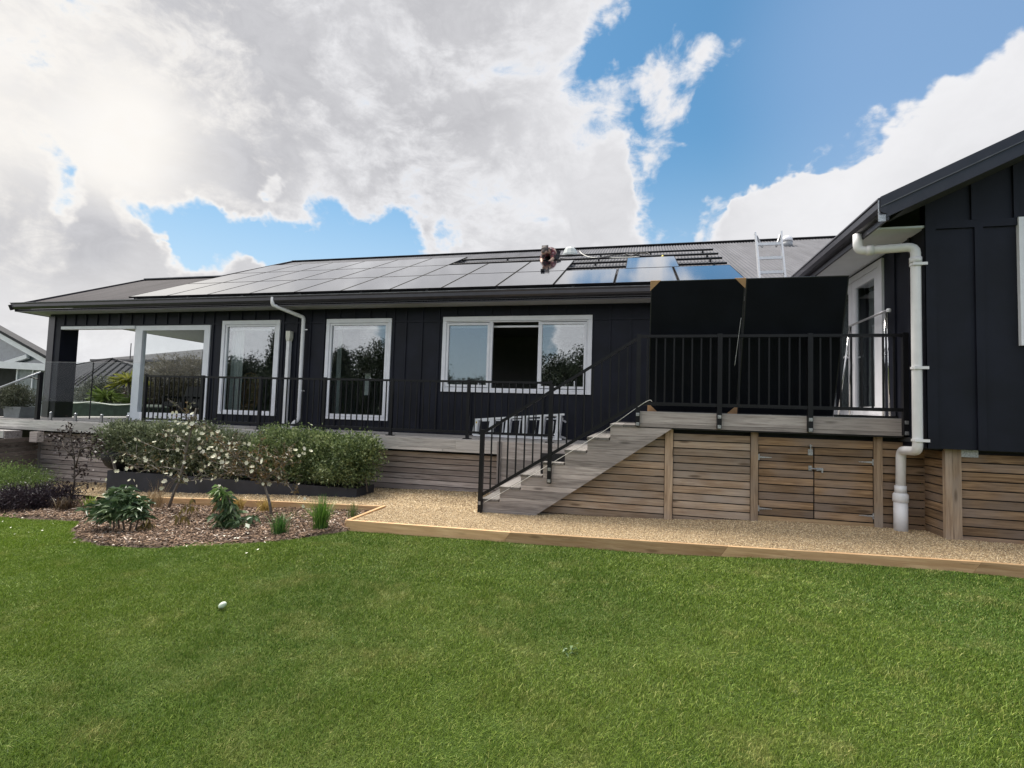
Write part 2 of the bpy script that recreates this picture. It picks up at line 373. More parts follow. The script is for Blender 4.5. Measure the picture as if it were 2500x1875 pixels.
def blades(N,xr,yr,wid,hgt,keep=None,dens=None,seed=1):
    rg=np.random.default_rng(seed)
    x=rg.uniform(*xr,N);y=rg.uniform(*yr,N)
    ok=np.ones(N,bool)
    if keep is not None: ok&=keep(x,y)
    x=x[ok];y=y[ok];n=len(x)
    a=rg.uniform(0,2*np.pi,n);lean=rg.normal(0,.85,n)*hgt; h=hgt*rg.uniform(.55,1.25,n); wd=wid*rg.uniform(.6,1.3,n)
    z=lz(x)+(vnoise(x,y,.9,3)-.5)*.03-.012
    tex=vnoise(x,y,.23,11)+.6*vnoise(x,y,.09,12); h=h*(.50+.62*tex/1.6*1.4)
    ca,sa=np.cos(a),np.sin(a); d2=rg.uniform(0,2*np.pi,n)
    lx,ly=np.cos(d2)*np.abs(lean)+.004,np.sin(d2)*np.abs(lean)
    b0=np.stack([x-ca*wd/2,y-sa*wd/2,z],-1);b1=np.stack([x+ca*wd/2,y+sa*wd/2,z],-1)
    m0=np.stack([x-ca*wd*.42+lx*.35,y-sa*wd*.42+ly*.35,z+h*.6],-1);m1=np.stack([x+ca*wd*.42+lx*.35,y+sa*wd*.42+ly*.35,z+h*.6],-1)
    tp=np.stack([x+lx,y+ly,z+h],-1)
    V=np.stack([b0,b1,m1,m0,tp],1).reshape(-1,3)
    i=np.arange(n)*5
    # quads + degenerate-free tips as quads split: use triangles only
    T=np.concatenate([np.stack([i,i+1,i+2],-1),np.stack([i,i+2,i+3],-1),np.stack([i+3,i+2,i+4],-1)])
    rv=np.repeat(rg.random(n),5)
    return V,T,rv
def lawn_keep(x,y):
    front=np.interp(x,[-3.34,-1.42,.8,2.86,5.5],[5.53,5.52,5.425,5.37,5.29])-.01+(vnoise(x,y,.12,9)-.5)*.05
    k=(y<front)&~inside(x+(vnoise(x,y,.15,5)-.5)*.07,y+(vnoise(x,y,.15,6)-.5)*.07,MPOLY)
    # view wedge with a margin
    k&=(x>-1.78*y-2.0)&(x<.68*y+2.1)
    return k
parts=[]
for (N,yr,w_,h_) in ((600000,(1.1,2.6),.0022,.018),(520000,(2.6,4.0),.0028,.019),(500000,(4.0,6.0),.0042,.021)):
    xr=(-1.78*yr[1]-2.0,.68*yr[1]+2.1)
    parts.append(blades(int(N*GRASS),xr,yr,w_,h_,lawn_keep,seed=int(yr[0]*10)))
off=0;VV=[];TT=[];RR=[]
for V,T,rv in parts: VV.append(V);TT.append(T+off);RR.append(rv);off+=len(V)
m=bpy.data.materials.new('grass_blades'); m.use_nodes=True; t2=NT(m); b=t2.n['Principled BSDF']; p=t2.pos(); rr=t2.rnd()
big=t2.noise(p,.55,4,.55); mid=t2.noise(p,2.3,5,.65); fine=t2.noise(p,9,4,.6)
g1_=t2.mix(t2.ramp(rr,0,1),(.054,.098,.010),(.232,.338,.042))
dry=t2.mix(rr,(.30,.29,.09),(.56,.50,.20))
g2_=t2.mix(rr,(.034,.080,.009),(.155,.262,.032))
c=t2.mix(t2.ramp(big,.40,.62),g1_,g2_)
dm=t2.math('ADD',t2.math('MULTIPLY',t2.ramp(mid,.50,.74),.45),t2.math('MULTIPLY',t2.ramp(rr,.80,.97),.55),clamp=True)
dm=t2.math('MULTIPLY',dm,t2.ramp(fine,.32,.62,.35,1.),clamp=True)
c=t2.mix(dm,c,dry)
sp=t2.new('ShaderNodeSeparateXYZ'); t2.link(p,sp.inputs[0])
c=t2.mix(t2.ramp(sp.outputs[0],-2.,-8.,0,.38),c,t2.mix(rr,(.15,.25,.012),(.31,.44,.035)))  # sunlit look of the lawn's left side painted into the blade colour
t2.link(c,b.inputs['Base Color']); b.inputs['Roughness'].default_value=.55; b.inputs['Specular IOR Level'].default_value=.3
tl=t2.new('ShaderNodeBsdfTranslucent'); t2.link(c,tl.inputs['Color']); mx=t2.new('ShaderNodeMixShader'); mx.inputs[0].default_value=.18
t2.link(b.outputs[0],mx.inputs[1]); t2.link(tl.outputs[0],mx.inputs[2]); t2.link(mx.outputs[0],t2.n['Material Output'].inputs[0])
tag(mesh_obj('lawn_grass',np.concatenate(VV),np.concatenate(TT),m,rnd=np.concatenate(RR)),'short mown green lawn with dry yellowish patches','grass',kind='stuff')

# gravel sheet, mulch sheet
def sheet(name,poly,zf,m,step=.12,zoff=0.,amp=.02,seed=4,label=None):
    P_=np.array(poly); x0,y0=P_.min(0);x1,y1=P_.max(0)
    xs=np.arange(x0,x1+step,step);ys=np.arange(y0,y1+step,step)
    X,Y=np.meshgrid(xs,ys,indexing='ij'); Z=zf(X)+zoff+(vnoise(X,Y,.45,seed)-.5)*amp
    I0=inside(X.ravel(),Y.ravel(),poly).reshape(X.shape); Z=np.where(I0,Z,Z-.05) if name=='mulch_bed' else Z
    nx,ny=X.shape; idx=np.arange(nx*ny).reshape(nx,ny)
    F=np.stack([idx[:-1,:-1],idx[1:,:-1],idx[1:,1:],idx[:-1,1:]],-1).reshape(-1,4)
    I=inside(X.ravel(),Y.ravel(),poly).reshape(X.shape); k=(I[:-1,:-1]|I[1:,:-1]|I[1:,1:]|I[:-1,1:]).ravel()
    o=mesh_obj(name,np.stack([X,Y,Z],-1).reshape(-1,3),F[k],m,smooth=True); o['kind']='structure'; return o
GPOLY=[(-3.34,5.60),(-1.42,5.59),(.8,5.50),(2.86,5.44),(5.5,5.36),(9,5.26),(9,9),(-14,9),(-14,7.7),(-9.2,6.95),(-8.2,6.66),(-3.36,6.66)]
m,t2,b=newmat('gravel_bed'); p=t2.pos()
vo=t2.new('ShaderNodeTexVoronoi'); vo.inputs['Scale'].default_value=105; t2.link(p,vo.inputs['Vector'])
sx=t2.new('ShaderNodeSeparateColor'); t2.link(vo.outputs['Color'],sx.inputs[0])
c=t2.mix(sx.outputs[0],(.30,.21,.115),(.66,.50,.29)); c=t2.mix(t2.ramp(vo.outputs['Distance'],.25,.6,0,.7),c,(.13,.095,.06))
c=t2.mix(t2.ramp(t2.noise(p,2.5,4),.35,.65,0,.4),c,(.40,.31,.20)); t2.link(c,b.inputs['Base Color']); b.inputs['Roughness'].default_value=.9
t2.link(t2.bump(vo.outputs['Distance'],-.8,.01),b.inputs['Normal'])
sheet('gravel_path',GPOLY,gz,m,.06,-.020,.010)
m,t2,b=newmat('mulch_bed'); p=t2.pos()
c=t2.mix(t2.ramp(t2.noise(p,28,5,.7,1.),.35,.65),(.045,.028,.02),(.16,.11,.08)); t2.link(c,b.inputs['Base Color']); b.inputs['Roughness'].default_value=.95
t2.link(t2.bump(t2.noise(p,40,4),.8,.02),b.inputs['Normal'])
def mzf(x): return lz(x)+.006
sheet('mulch_bed',MPOLY,mzf,m,.08,0.,.05,7)
# loose pebbles as one mass
def pebbles(N,poly,zf,size,seed,xr,yr,wf=None):
    rg=np.random.default_rng(seed); x=rg.uniform(*xr,N);y=rg.uniform(*yr,N); k=inside(x,y,poly)
    if wf is not None: k&=rg.random(N)<wf(x,y)
    x=x[k];y=y[k];n=len(x)
    z=zf(x)-.020+(vnoise(x,y,.45,4)-.5)*.010
    base=np.array([(1,0,0),(-1,0,0),(0,1,0),(0,-1,0),(0,0,1),(0,0,-1)],float)
    fc=np.array([(0,2,4),(2,1,4),(1,3,4),(3,0,4),(2,0,5),(1,2,5),(3,1,5),(0,3,5)])
    s=size*rg.uniform(.5,1.5,(n,1,1))*np.array([1,.8,.6]).reshape(1,1,3)*rg.uniform(.7,1.3,(n,1,3))
    V=base[None]*s*rg.uniform(.8,1.2,(n,6,1)); a=rg.uniform(0,6.28,n);ca,sa=np.cos(a)[:,None],np.sin(a)[:,None]
    tl_=rg.normal(0,.4,n)[:,None]
    vx,vy,vz=V[...,0],V[...,1],V[...,2]; vx,vz=vx*np.cos(tl_)-vz*np.sin(tl_),vx*np.sin(tl_)+vz*np.cos(tl_)
    V=np.stack([vx*ca-vy*sa+x[:,None],vx*sa+vy*ca+y[:,None],vz+z[:,None]+s[:,0,2:3]*.5],-1).reshape(-1,3)
    T=(fc[None]+(np.arange(n)*6)[:,None,None]).reshape(-1,3)
    return V,T,np.repeat(rg.random(n),6)
V1=pebbles(int(130000*GRASS),GPOLY,gz,.0062,21,(-5.0,4.6),(5.4,7.2)); V2=pebbles(int(30000*GRASS),GPOLY,gz,.011,22,(-11,-2.),(6.6,8.4))
m,t2,b=newmat('gravel_stones'); rr=t2.rnd()
c=t2.mix(t2.ramp(rr,0,.6),(.25,.17,.095),(.56,.41,.23)); c=t2.mix(t2.ramp(rr,.6,1),c,(.80,.66,.44)); t2.link(c,b.inputs['Base Color']); b.inputs['Roughness'].default_value=.8
tag(mesh_obj('gravel_stones',np.concatenate([V1[0],V2[0]]),np.concatenate([V1[1],V2[1]+len(V1[0])]),m,rnd=np.concatenate([V1[2],V2[2]])),'loose tan pea gravel covering the path','gravel',kind='stuff')
# bark chips
def chips(N,seed):
    rg=np.random.default_rng(seed); x=rg.uniform(-10,-3.2,N);y=rg.uniform(4.25,7.0,N); k=inside(x,y,MPOLY); x=x[k];y=y[k];n=len(x)
    L=rg.uniform(.015,.06,n)*rg.choice([.6,1,1.3],n);Wd=rg.uniform(.006,.018,n)
    z=mzf(x)+(vnoise(x,y,.45,7)-.5)*.05+rg.uniform(.0,.02,n)
    a=rg.uniform(0,6.28,n);e=rg.normal(0,.28,n);ro=rg.normal(0,.5,n)
    u=np.stack([np.cos(a)*np.cos(e),np.sin(a)*np.cos(e),np.sin(e)],-1); v=np.stack([-np.sin(a)*np.cos(ro),np.cos(a)*np.cos(ro),np.sin(ro)],-1); w3=np.cross(u,v)
    c=np.stack([x,y,z],-1); th=.0035
    V=[]
    for i,j,k3 in ((-1,-1,-1),(1,-.5,-1),(1,.7,-1),(-1,1,-1),(-1,-1,1),(1,-.5,1),(1,.7,1),(-1,1,1)):
        V.append(c+u*(L*i/2)[:,None]+v*(Wd*j/2)[:,None]+w3*th*k3)
    V=np.stack(V,1).reshape(-1,3)
    q=np.array([(0,1,2,3),(7,6,5,4),(0,4,5,1),(1,5,6,2),(2,6,7,3),(3,7,4,0)])
    Fq=(q[None]+(np.arange(n)*8)[:,None,None]).reshape(-1,4)
    return V,Fq,np.repeat(rg.random(n),8)
V,Fq,rv=chips(int(26000*max(GRASS,.5)),31)
m,t2,b=newmat('bark_chips'); rr=t2.rnd()
c=t2.mix(t2.ramp(rr,0,.8),(.05,.028,.016),(.33,.215,.14)); c=t2.mix(t2.ramp(rr,.86,.98),c,(.60,.50,.42)); t2.link(c,b.inputs['Base Color']); b.inputs['Roughness'].default_value=.85
tag(mesh_obj('bark_chips',V,Fq,m,rnd=rv),'loose brown bark chips spread over the planting bed','mulch',kind='stuff')
# fallen pale petals on the bed and the lawn edge
rg=np.random.default_rng(5); n=110; x=rg.uniform(-8.2,-3.6,n);y=rg.uniform(4.3,6.4,n); zz=np.where(inside(x,y,MPOLY),mzf(x)+.03,lz(x)+.02)
a=rg.uniform(0,6.28,n);L=rg.uniform(.006,.018,n); V=np.stack([np.stack([x+np.cos(a+k*1.57)*L*(1 if k%2 else .6),y+np.sin(a+k*1.57)*L*(1 if k%2 else .6),zz+rg.uniform(-.004,.01,n)],-1) for k in range(4)],1).reshape(-1,3)
M_petal=simple('cream_petal',(.78,.76,.62),.6,var=.06)
tag(mesh_obj('fallen_petals',V,np.arange(4*n).reshape(n,4),M_petal),'fallen cream petals scattered over the bark and lawn edge','petals',kind='stuff')
# ---------------------------------------------------------------- house
def zr(y): return 2.14+.4478*(y-8.95)
SLOPE=math.atan(.4478)
house=thing('house','long single storey black board-and-batten house with grey corrugated roof and white framed windows','house',(-5,9.5,-.49))
def B(name,m,boxes,parent=house,**k):
    mb=MB()
    for b in boxes: mb.box(*b)
    return mb.build(name,m,parent,**k)
WY=9.5; T=.14
holes=[(-9.02,-7.535,-.25,1.815),(-6.385,-4.89,-.267,1.82),(-3.765,-.82,.355,1.83)]
bx=[];x=-9.35
for (a,b_,c_,d_) in holes:
    bx.append((x,a,WY,WY+T,-.49,2.05)); bx.append((a,b_,WY,WY+T,-.49,c_)); bx.append((a,b_,WY,WY+T,d_,2.05)); x=b_
bx.append((x,3.0,WY,WY+T,-.49,2.05))
bx.append((-14.17,-9.35,WY,WY+T,1.74,2.05))
# battens
bat=[]
def batt(x,z0,z1): bat.append((x-.022,x+.022,WY-.02,WY-.001,z0,z1))
xs_full=[-13.7+.345*i for i in range(13)]
for x in xs_full: batt(x,1.775,2.03)
xl=[-9.285,-7.455,-7.12,-6.785,-6.455,-4.845,-4.578,-4.223,-3.862,-.79+.29,-.128,.235,.60,.96,1.32,1.68,2.04,2.4,2.76]
for x in xl: batt(x,-.49,2.03)
for x in (-8.9,-8.55,-8.2,-7.85): batt(x,1.83,2.03); batt(x,-.49,-.26)
for x in (-6.1,-5.75,-5.4,-5.05): batt(x,1.835,2.03); batt(x,-.49,-.28)
for x in (-3.5,-3.14,-2.78,-2.42,-2.06,-1.7,-1.34,-.98): batt(x,1.845,2.03); batt(x,-.49,.345)
for a,b_ in ((-9.26,-9.03),(-7.52,-6.40),(-4.875,-3.78),(-.81,2.98)): bat.append((a,b_,WY-.016,WY-.0005,1.745,1.785))
wall=B('wall',M_black,bx+bat)
# windows
def window(x0,x1,z0,z1,panes,y=WY,blind=True):
    aw=.075
    wd=B('window',M_white,[(x0-.002,x1+.002,y-.035,y+.02,z1-aw,z1+.01),(x0-.002,x0+aw,y-.035,y+.02,z0,z1-aw-.002),(x1-aw,x1+.002,y-.035,y+.02,z0,z1-aw-.002),(x0+aw+.002,x1-aw-.002,y-.035,y+.02,z0,z0+.055)])
    mb=MB(); fw=.045
    X0,X1,Z0,Z1=x0+aw+.004,x1-aw-.004,z0+.058,z1-aw-.004
    mb.box(X0,X1,y-.012,y+.05,Z1-.02,Z1);mb.box(X0,X1,y-.012,y+.05,Z0,Z0+.03)
    mb.box(X0,X0+.02,y-.012,y+.05,Z0+.032,Z1-.022);mb.box(X1-.02,X1,y-.012,y+.05,Z0+.032,Z1-.022)
    xs=[]
    for (a,b_,zb,zt,glass) in panes:
        if glass:
            o_=.045
            mb.box(a-o_,b_+o_,y-.022,y+.03,zt,zt+.04);mb.box(a-o_,b_+o_,y-.022,y+.03,zb-.045,zb)
            mb.box(a-o_,a,y-.022,y+.03,zb+.001,zt-.001);mb.box(b_,b_+o_,y-.022,y+.03,zb+.001,zt-.001)
        xs.append((a,b_))
    for (a,b_),(c_,d_) in zip(xs,xs[1:]): mb.box(b_+.03,c_-.03,y-.008,y+.05,Z0+.032,Z1-.022)
    mb.build('frame',M_white,wd)
    for (a,b_,zb,zt,glass) in panes:
        if glass: MB().box(a,b_,y+.008,y+.012,zb,zt).build('pane',M_glass,wd)
    if blind:
        MB().box(X0+.05,X1-.05,y+.09,y+.14,Z1-.11,Z1-.075).build('blind',M_white,wd)
    return wd
window(-9.02,-7.535,-.25,1.815,[(-8.886,-7.66,-.155,1.69,1)])
window(-6.385,-4.89,-.267,1.82,[(-6.26,-5.02,-.158,1.695,1)])
window(-3.765,-.82,.355,1.83,[(-3.64,-2.84,.50,1.675,1),(-2.71,-1.865,.44,1.71,0),(-1.76,-.965,.50,1.675,1)])
# window stays of the side sashes
B('window_stay',M_white,[(-1.13,-1.115,9.44,9.46,.45,.60)]); B('window_stay',M_white,[(-2.99,-2.975,9.44,9.46,.45,.58)])
# porch
B('porch_column',M_black,[(-14.17,-13.8,WY,9.91,-.49,1.738)]); B('porch_column',M_black,[(-14.17,-13.8,14.1,14.5,-.49,1.74)])
B('porch_beam',M_black,[(-14.17,-13.8,9.912,14.5,1.99,2.05),(-14.17,-9.35,14.4,14.54,-.49,2.05)])
B('corner_board',M_gutter,[(-14.19,-13.99,WY-.022,WY-.002,-.49,2.0)])
B('ceiling',M_soffit2,[(-14.15,-9.3,WY+.15,14.38,1.985,2.03)])
B('blind_cassette',M_white,[(-13.72,-11.46,WY-.06,WY+.05,1.665,1.735)])
sd_=B('sliding_door',M_white,[(-11.455,-11.245,WY-.03,WY+.08,-.47,1.735),(-9.50,-9.345,WY-.03,WY+.08,-.47,1.735),(-11.243,-9.502,WY-.03,WY+.08,1.625,1.735),(-11.243,-9.502,WY-.03,WY+.08,-.47,-.28),(-11.52,-11.457,WY-.03,WY+.02,-.47,-.30)])
MB().box(-11.24,-9.505,WY+.02,WY+.026,-.278,1.622).build('pane',M_glassc,sd_)
# soffit, fascia, gutter
B('soffit',M_soffit_shaded,[(-14.6,2.42,9.03,9.498,2.052,2.075),(-14.6,-14.18,9.5,15.8,2.052,2.075)])
gut=[(9.03,2.235),(8.95,2.235),(8.945,2.215),(8.955,2.20),(8.955,2.14),(8.975,2.11),(9.0,2.095),(9.028,2.09)]
mb=MB(); mb.prism(gut,-14.66,2.40,'x'); mb.prism([(9.03,2.088),(9.03,2.035),(9.055,2.035),(9.055,2.088)],-14.62,2.40,'x')
mb.box(-14.64,-14.60,9.03,15.9,2.04,2.16)
mb.build('gutter',M_gutter,house)
mb=MB(); mb.box(-14.675,2.40,8.938,8.952,2.228,2.24); mb.build('gutter_lip',simple('gutter_edge_highlight',(.16,.16,.17),.4,var=.3,nscale=9),house)  # lip coloured paler to paint the highlight line along the gutter
# corrugated roof sheets
def corrugated(name,x0,x1,ya,za,yb,zb,amp=.010,pitch=.076,m=M_roof,parent=house):
    n=int((x1-x0)/pitch*6); xs=np.linspace(x0,x1,n+1)
    off=amp*np.cos(2*np.pi*xs/pitch); 
    d=np.array([yb-ya,zb-za]); d/=np.linalg.norm(d); nn=np.array([-d[1],d[0]])
    if nn[1]<0: nn=-nn
    A=np.stack([xs,ya+off*nn[0],za+off*nn[1]],-1);Bv=np.stack([xs,yb+off*nn[0],zb+off*nn[1]],-1)
    V=np.concatenate([A,Bv]); i=np.arange(n); F=np.stack([i,i+1,i+1+n+1,i+n+1],-1)
    return mesh_obj(name,V,F,m,parent,smooth=True)
corrugated('roof',-11.75,5.2,8.97,zr(8.97),15.4,zr(15.4))
corrugated('roof',5.2,12,11.5,zr(11.5),15.4,zr(15.4))
corrugated('roof',-14.66,-11.75,8.97,zr(8.97),12.4,zr(12.4),m=metal_roof('brown_grey_roof',(.080,.073,.076),.75))
mb=MB()
mb.add([(-14.66,12.4,zr(12.4)),(-11.7,12.4,zr(12.4)),(-11.7,15.85,zr(8.95)),(-14.66,15.85,zr(8.95))],[(0,1,2,3)])
mb.add([(-11.75,15.4,zr(15.4)),(12,15.4,zr(15.4)),(12,21.85,zr(8.95)),(-11.75,21.85,zr(8.95))],[(0,1,2,3)])
mb.build('rear_roof',M_roof2,house)
mb=MB(); mb.prism([(9.5,2.05),(15.8,2.05),(12.4,3.62)],-14.15,-14.05,'x'); mb.prism([(9.5,2.05),(21.3,2.05),(15.4,4.93)],-11.6,-11.5,'x'); mb.box(-9.35,12,21.2,21.3,-.49,2.05); mb.box(-9.45,-9.36,14.54,15.9,-.49,2.05); mb.box(-9.45,-9.36,17.4,21.2,-.49,2.05); mb.box(-9.45,-9.36,15.9,17.4,-.49,.2); mb.box(-9.45,-9.36,15.9,17.4,1.5,2.05)
mb.build('gable_wall',M_black,house)
mb=MB(); mb.beam((-14.67,8.94,zr(8.94)-.02),(-14.67,12.42,zr(12.42)-.02),.03,.13); mb.build('barge_board',M_gutter,house); mb=MB(); mb.beam((-14.67,12.38,zr(12.42)-.02),(-14.67,15.86,zr(8.95)-.02),.03,.13); mb.build('barge_board',M_gutter,house); mb=MB()
mb.beam((-11.77,12.3,zr(12.3)+.02),(-11.77,15.42,zr(15.42)+.0),.03,.12); mb.build('barge_board',M_gutter,house)
mb=MB(); mb.beam((-11.8,15.33,zr(15.4)+.004),(12,15.33,zr(15.4)+.004),.16,.012); mb.beam((-14.68,12.35,zr(12.4)+.01),(-11.7,12.35,zr(12.4)+.01),.14,.03)
mb.build('ridge_cap',M_roof,house)
# roof vents
def dome(x,y,rx,h,name='roof_vent'):
    z0=zr(y)
    base=MB().lathe((x,y,z0-.06),[(rx*1.02,0),(rx*1.02,.10+h*.3)],20).build(name,simple('roof_vent_base',(.30,.31,.33),.5),house,smooth=True)
    MB().lathe((x,y,z0+.04+h*.3),[(rx*1.08,0),(rx*1.05,h*.30),(rx*.80,h*.62),(rx*.35,h*.80),(.01,h*.83)],20).build('dome',M_white,base,smooth=True)
dome(3.67,14.1,.125,.20)
mb=MB(); v1=(-1.87,14.0)
mb.lathe((v1[0],v1[1],zr(14.0)-.02),[(.21,0),(.215,.05),(.16,.19),(.11,.235),(.01,.25)],10)
mb.build('skylight',simple('skylight_plastic',(.55,.58,.56),.35),house)
# interior of main house
mb=MB(); ya=13.6
mb.box(-9.3,-7.86,ya,ya+.1,-.49,2.05); mb.box(-7.62,3,ya,ya+.1,-.49,2.05); mb.box(-7.86,-7.62,ya,ya+.1,-.49,.35); mb.box(-7.86,-7.62,ya,ya+.1,1.0,2.05)
mb.box(-9.45,-9.31,WY+.15,ya,-.49,2.05); mb.box(-6.9,-6.8,WY+.3,11.5,-.49,2.05); mb.box(-4.4,-4.3,WY+.16,ya,-.49,2.05); mb.box(-9.3,9,WY+.15,21,2.06,2.10)
mb.build('interior_wall',M_room,house)
B('floor',M_dark,[(-9.34,3,WY+.14,ya,-.52,-.47)])
def curtain(name,axis,a0,a1,c,z0,z1,parent=house,amp=.035,per=.11,m=None):
    n=int((a1-a0)/.012); V=[];
    for i in range(n+1):
        a=a0+(a1-a0)*i/n; o=amp*math.sin(2*math.pi*a/per)+amp*.4*math.sin(2*math.pi*a/per*.37+1)
        for z in (z0,z1):
            k=1 if z==z0 else .7
            V.append((a,c+o*k,z) if axis=='x' else (c+o*k,a,z))
    F=[(2*i,2*i+2,2*i+3,2*i+1) for i in range(n)]
    return mesh_obj(name,V,F,m or simple('curtain_fabric',(.62,.63,.62),.9,var=.04),parent,smooth=True)
curtain('curtain','x',-8.93,-8.62,9.70,-.42,1.78)
curtain('curtain','x',-6.30,-6.20,9.80,-.42,1.78)
curtain('curtain','x',-5.62,-5.50,11.6,-.42,1.2)
# ---- wing
wing_y=6.28; GX0=2.37
def zw(x): return 2.29+.4707*(x-GX0)
RX=7.6
mb=MB()
xw=3.0
# gable wall
poly=[(xw,-.25),(12.2,-.25),(12.2,2.12),(12.2,zw(2*RX-12.2)-.06),(RX,zw(RX)-.06),(xw,zw(xw)-.06)]
mb.prism(poly,wing_y,wing_y+.13,'y')
# side wall with door hole y 7.25-9.15, z .06-2.05
mb.box(xw,xw+.12,wing_y+.131,7.25,-.25,2.16); mb.box(xw,xw+.12,9.15,9.499,-.25,2.16); mb.box(xw,xw+.12,7.25,9.15,2.07,2.16); mb.box(xw,xw+.12,7.25,9.15,-.25,.05)
def gb(x0,x1,z0,z1): mb.box(x0,x1,wing_y-.022,wing_y-.001,z0,z1)
gb(xw-.02,xw+.075,-.25,2.42); gb(3.425,3.50,-.25,2.09)
x=3.40
while x<8:
    gb(x,x+.045,2.172,min(zw(x)-.12,3.9)); x+=.372
gb(3.076,3.80,2.09,2.17)
x=3.87
while x<8: gb(x,x+.05,-.25,.80); x+=.37
for y in (6.60,6.95): mb.box(xw-.018,xw-.001,y,y+.045,-.25,2.12)
mb.box(xw-.02,xw-.001,wing_y-.02,wing_y+.05,-.25,2.12)
mb.box(xw-.018,xw-.001,9.2,9.245,.06,2.1)
mb.build('wing_wall',M_black,house)
# gable window
wd=B('window',M_white,[(3.80,3.875,wing_y-.04,wing_y+.01,.835,2.17),(3.877,5.5,wing_y-.04,wing_y+.01,2.095,2.17),(3.877,5.5,wing_y-.04,wing_y+.01,.835,.90),(5.42,5.5,wing_y-.04,wing_y+.01,.902,2.093)])
MB().box(3.88,5.42,wing_y-.012,wing_y-.006,.90,2.095).build('pane',M_glass,wd)
# wing roof (corrugations run up the slope)
def wingroof(x0,x1,z0,z1,y0,y1):
    n=int((y1-y0)/.076*6); ys=np.linspace(y0,y1,n+1); off=.010*np.cos(2*np.pi*ys/.076)
    A=np.stack([np.full(n+1,x0),ys,z0+off],-1);Bv=np.stack([np.full(n+1,x1),ys,z1+off],-1); i=np.arange(n)
    mesh_obj('roof',np.concatenate([A,Bv]),np.stack([i,i+1,i+n+2,i+n+1],-1),M_roof,house,smooth=True)
wingroof(GX0+.02,RX,zw(GX0)-.02,zw(RX)-.02,5.86,15.2); wingroof(RX,2*RX-GX0,zw(RX)-.02,zw(GX0)-.02,5.86,15.2)
# barge boards: flashing over fascia
mb=MB()
def rakeband(d0,d1,y0,y1,xa=GX0+.02,xb=RX,mir=False):
    f=lambda x:x if not mir else 2*RX-x
    P4=[(f(xa),zw(xa)-d0),(f(xb),zw(xb)-d0),(f(xb),zw(xb)-d1),(f(xa),zw(xa)-d1)]
    mb.prism(P4,y0,y1,'y')
rakeband(-.012,.095,5.835,5.862); rakeband(.094,.225,5.850,5.872); rakeband(-.012,.095,5.835,5.862,mir=True); rakeband(.094,.225,5.85,5.872,mir=True)
rakeband(-.012,-.002,5.862,6.02)
mb.build('barge_board',M_gutter,house)
mb=MB(); rakeband(.205,.222,5.873,6.259,GX0+.25,RX); mb.build('rake_soffit',simple('dark_soffit',(.05,.05,.06),.6),house)
mb=MB(); rakeband(.088,.099,5.828,5.835,GX0+.02,RX); mb.build('barge_trim',simple('pale_barge_edge',(.10,.10,.11),.35),house)  # thin paler line along the joint of the barge strips
# wing gutter running back along y
gw=[(2.45,2.30),(2.37,2.30),(2.365,2.28),(2.375,2.265),(2.375,2.20),(2.395,2.155),(2.42,2.14),(2.448,2.135)]
mb=MB(); mb.prism([(a,b_) for a,b_ in gw],5.84,8.955,'y'); mb.prism([(2.45,2.133),(2.45,2.075),(2.475,2.075),(2.475,2.133)],5.86,9.03,'y'); mb.build('gutter',M_gutter,house)
B('gutter_bracket',M_galv,[(2.366,2.374,5.832,5.839,2.06,2.27),(2.366,2.43,5.828,5.834,2.05,2.12)])
mb=MB(); mb.add([(2.475,6.28,2.118),(2.998,6.28,2.118),(2.998,9.03,2.118),(2.475,9.03,2.118),(2.475,6.28,2.14),(2.998,6.28,2.14),(2.998,9.03,2.14),(2.475,9.03,2.14)],[(0,1,2,3),(4,5,6,7),(0,1,5,4),(3,2,6,7)])
mb.build('wing_soffit',M_soffit2,house)
# wing french door in the side wall
dx=xw
fd=B('french_door',M_white,[(dx-.03,dx+.05,7.25,7.36,.06,2.08),(dx-.03,dx+.05,9.05,9.15,.06,2.08),(dx-.03,dx+.05,7.362,9.048,2.0,2.08),(dx-.03,dx+.05,7.362,9.048,.06,.10)])
for (ya_,yb_) in ((7.37,8.19),(8.20,9.04)):
    lf=B('door_leaf',M_white,[(dx-.02,dx+.03,ya_,ya_+.11,.105,1.995),(dx-.02,dx+.03,yb_-.10,yb_,.105,1.995),(dx-.02,dx+.03,ya_+.112,yb_-.102,1.89,1.995),(dx-.02,dx+.03,ya_+.112,yb_-.102,.105,.21)],fd)
    MB().box(dx+.0,dx+.006,ya_+.11,yb_-.10,.21,1.89).build('pane',M_glass if 0 else window_glass('door_glass',.30,(.85,.88,.88)),lf)
MB().tube([(dx-.03,8.28,.93),(dx-.09,8.28,.93),(dx-.10,8.16,.94)],.012).build('door_handle',M_white,fd,smooth=True)
curtain('curtain','y',7.4,8.0,dx+.12,.06,2.0,amp=.03,per=.15); curtain('curtain','y',8.25,9.0,dx+.14,.06,2.0,amp=.04,per=.2)
B('wing_room',M_plaster,[(dx+1.2,dx+1.25,6.5,9.5,-.1,2.1),(dx+.13,dx+1.2,6.5,9.45,.0,.05),(dx+.13,dx+1.25,6.45,6.5,0,2.1),(dx+.13,dx+1.2,9.45,9.5,.05,2.1)])
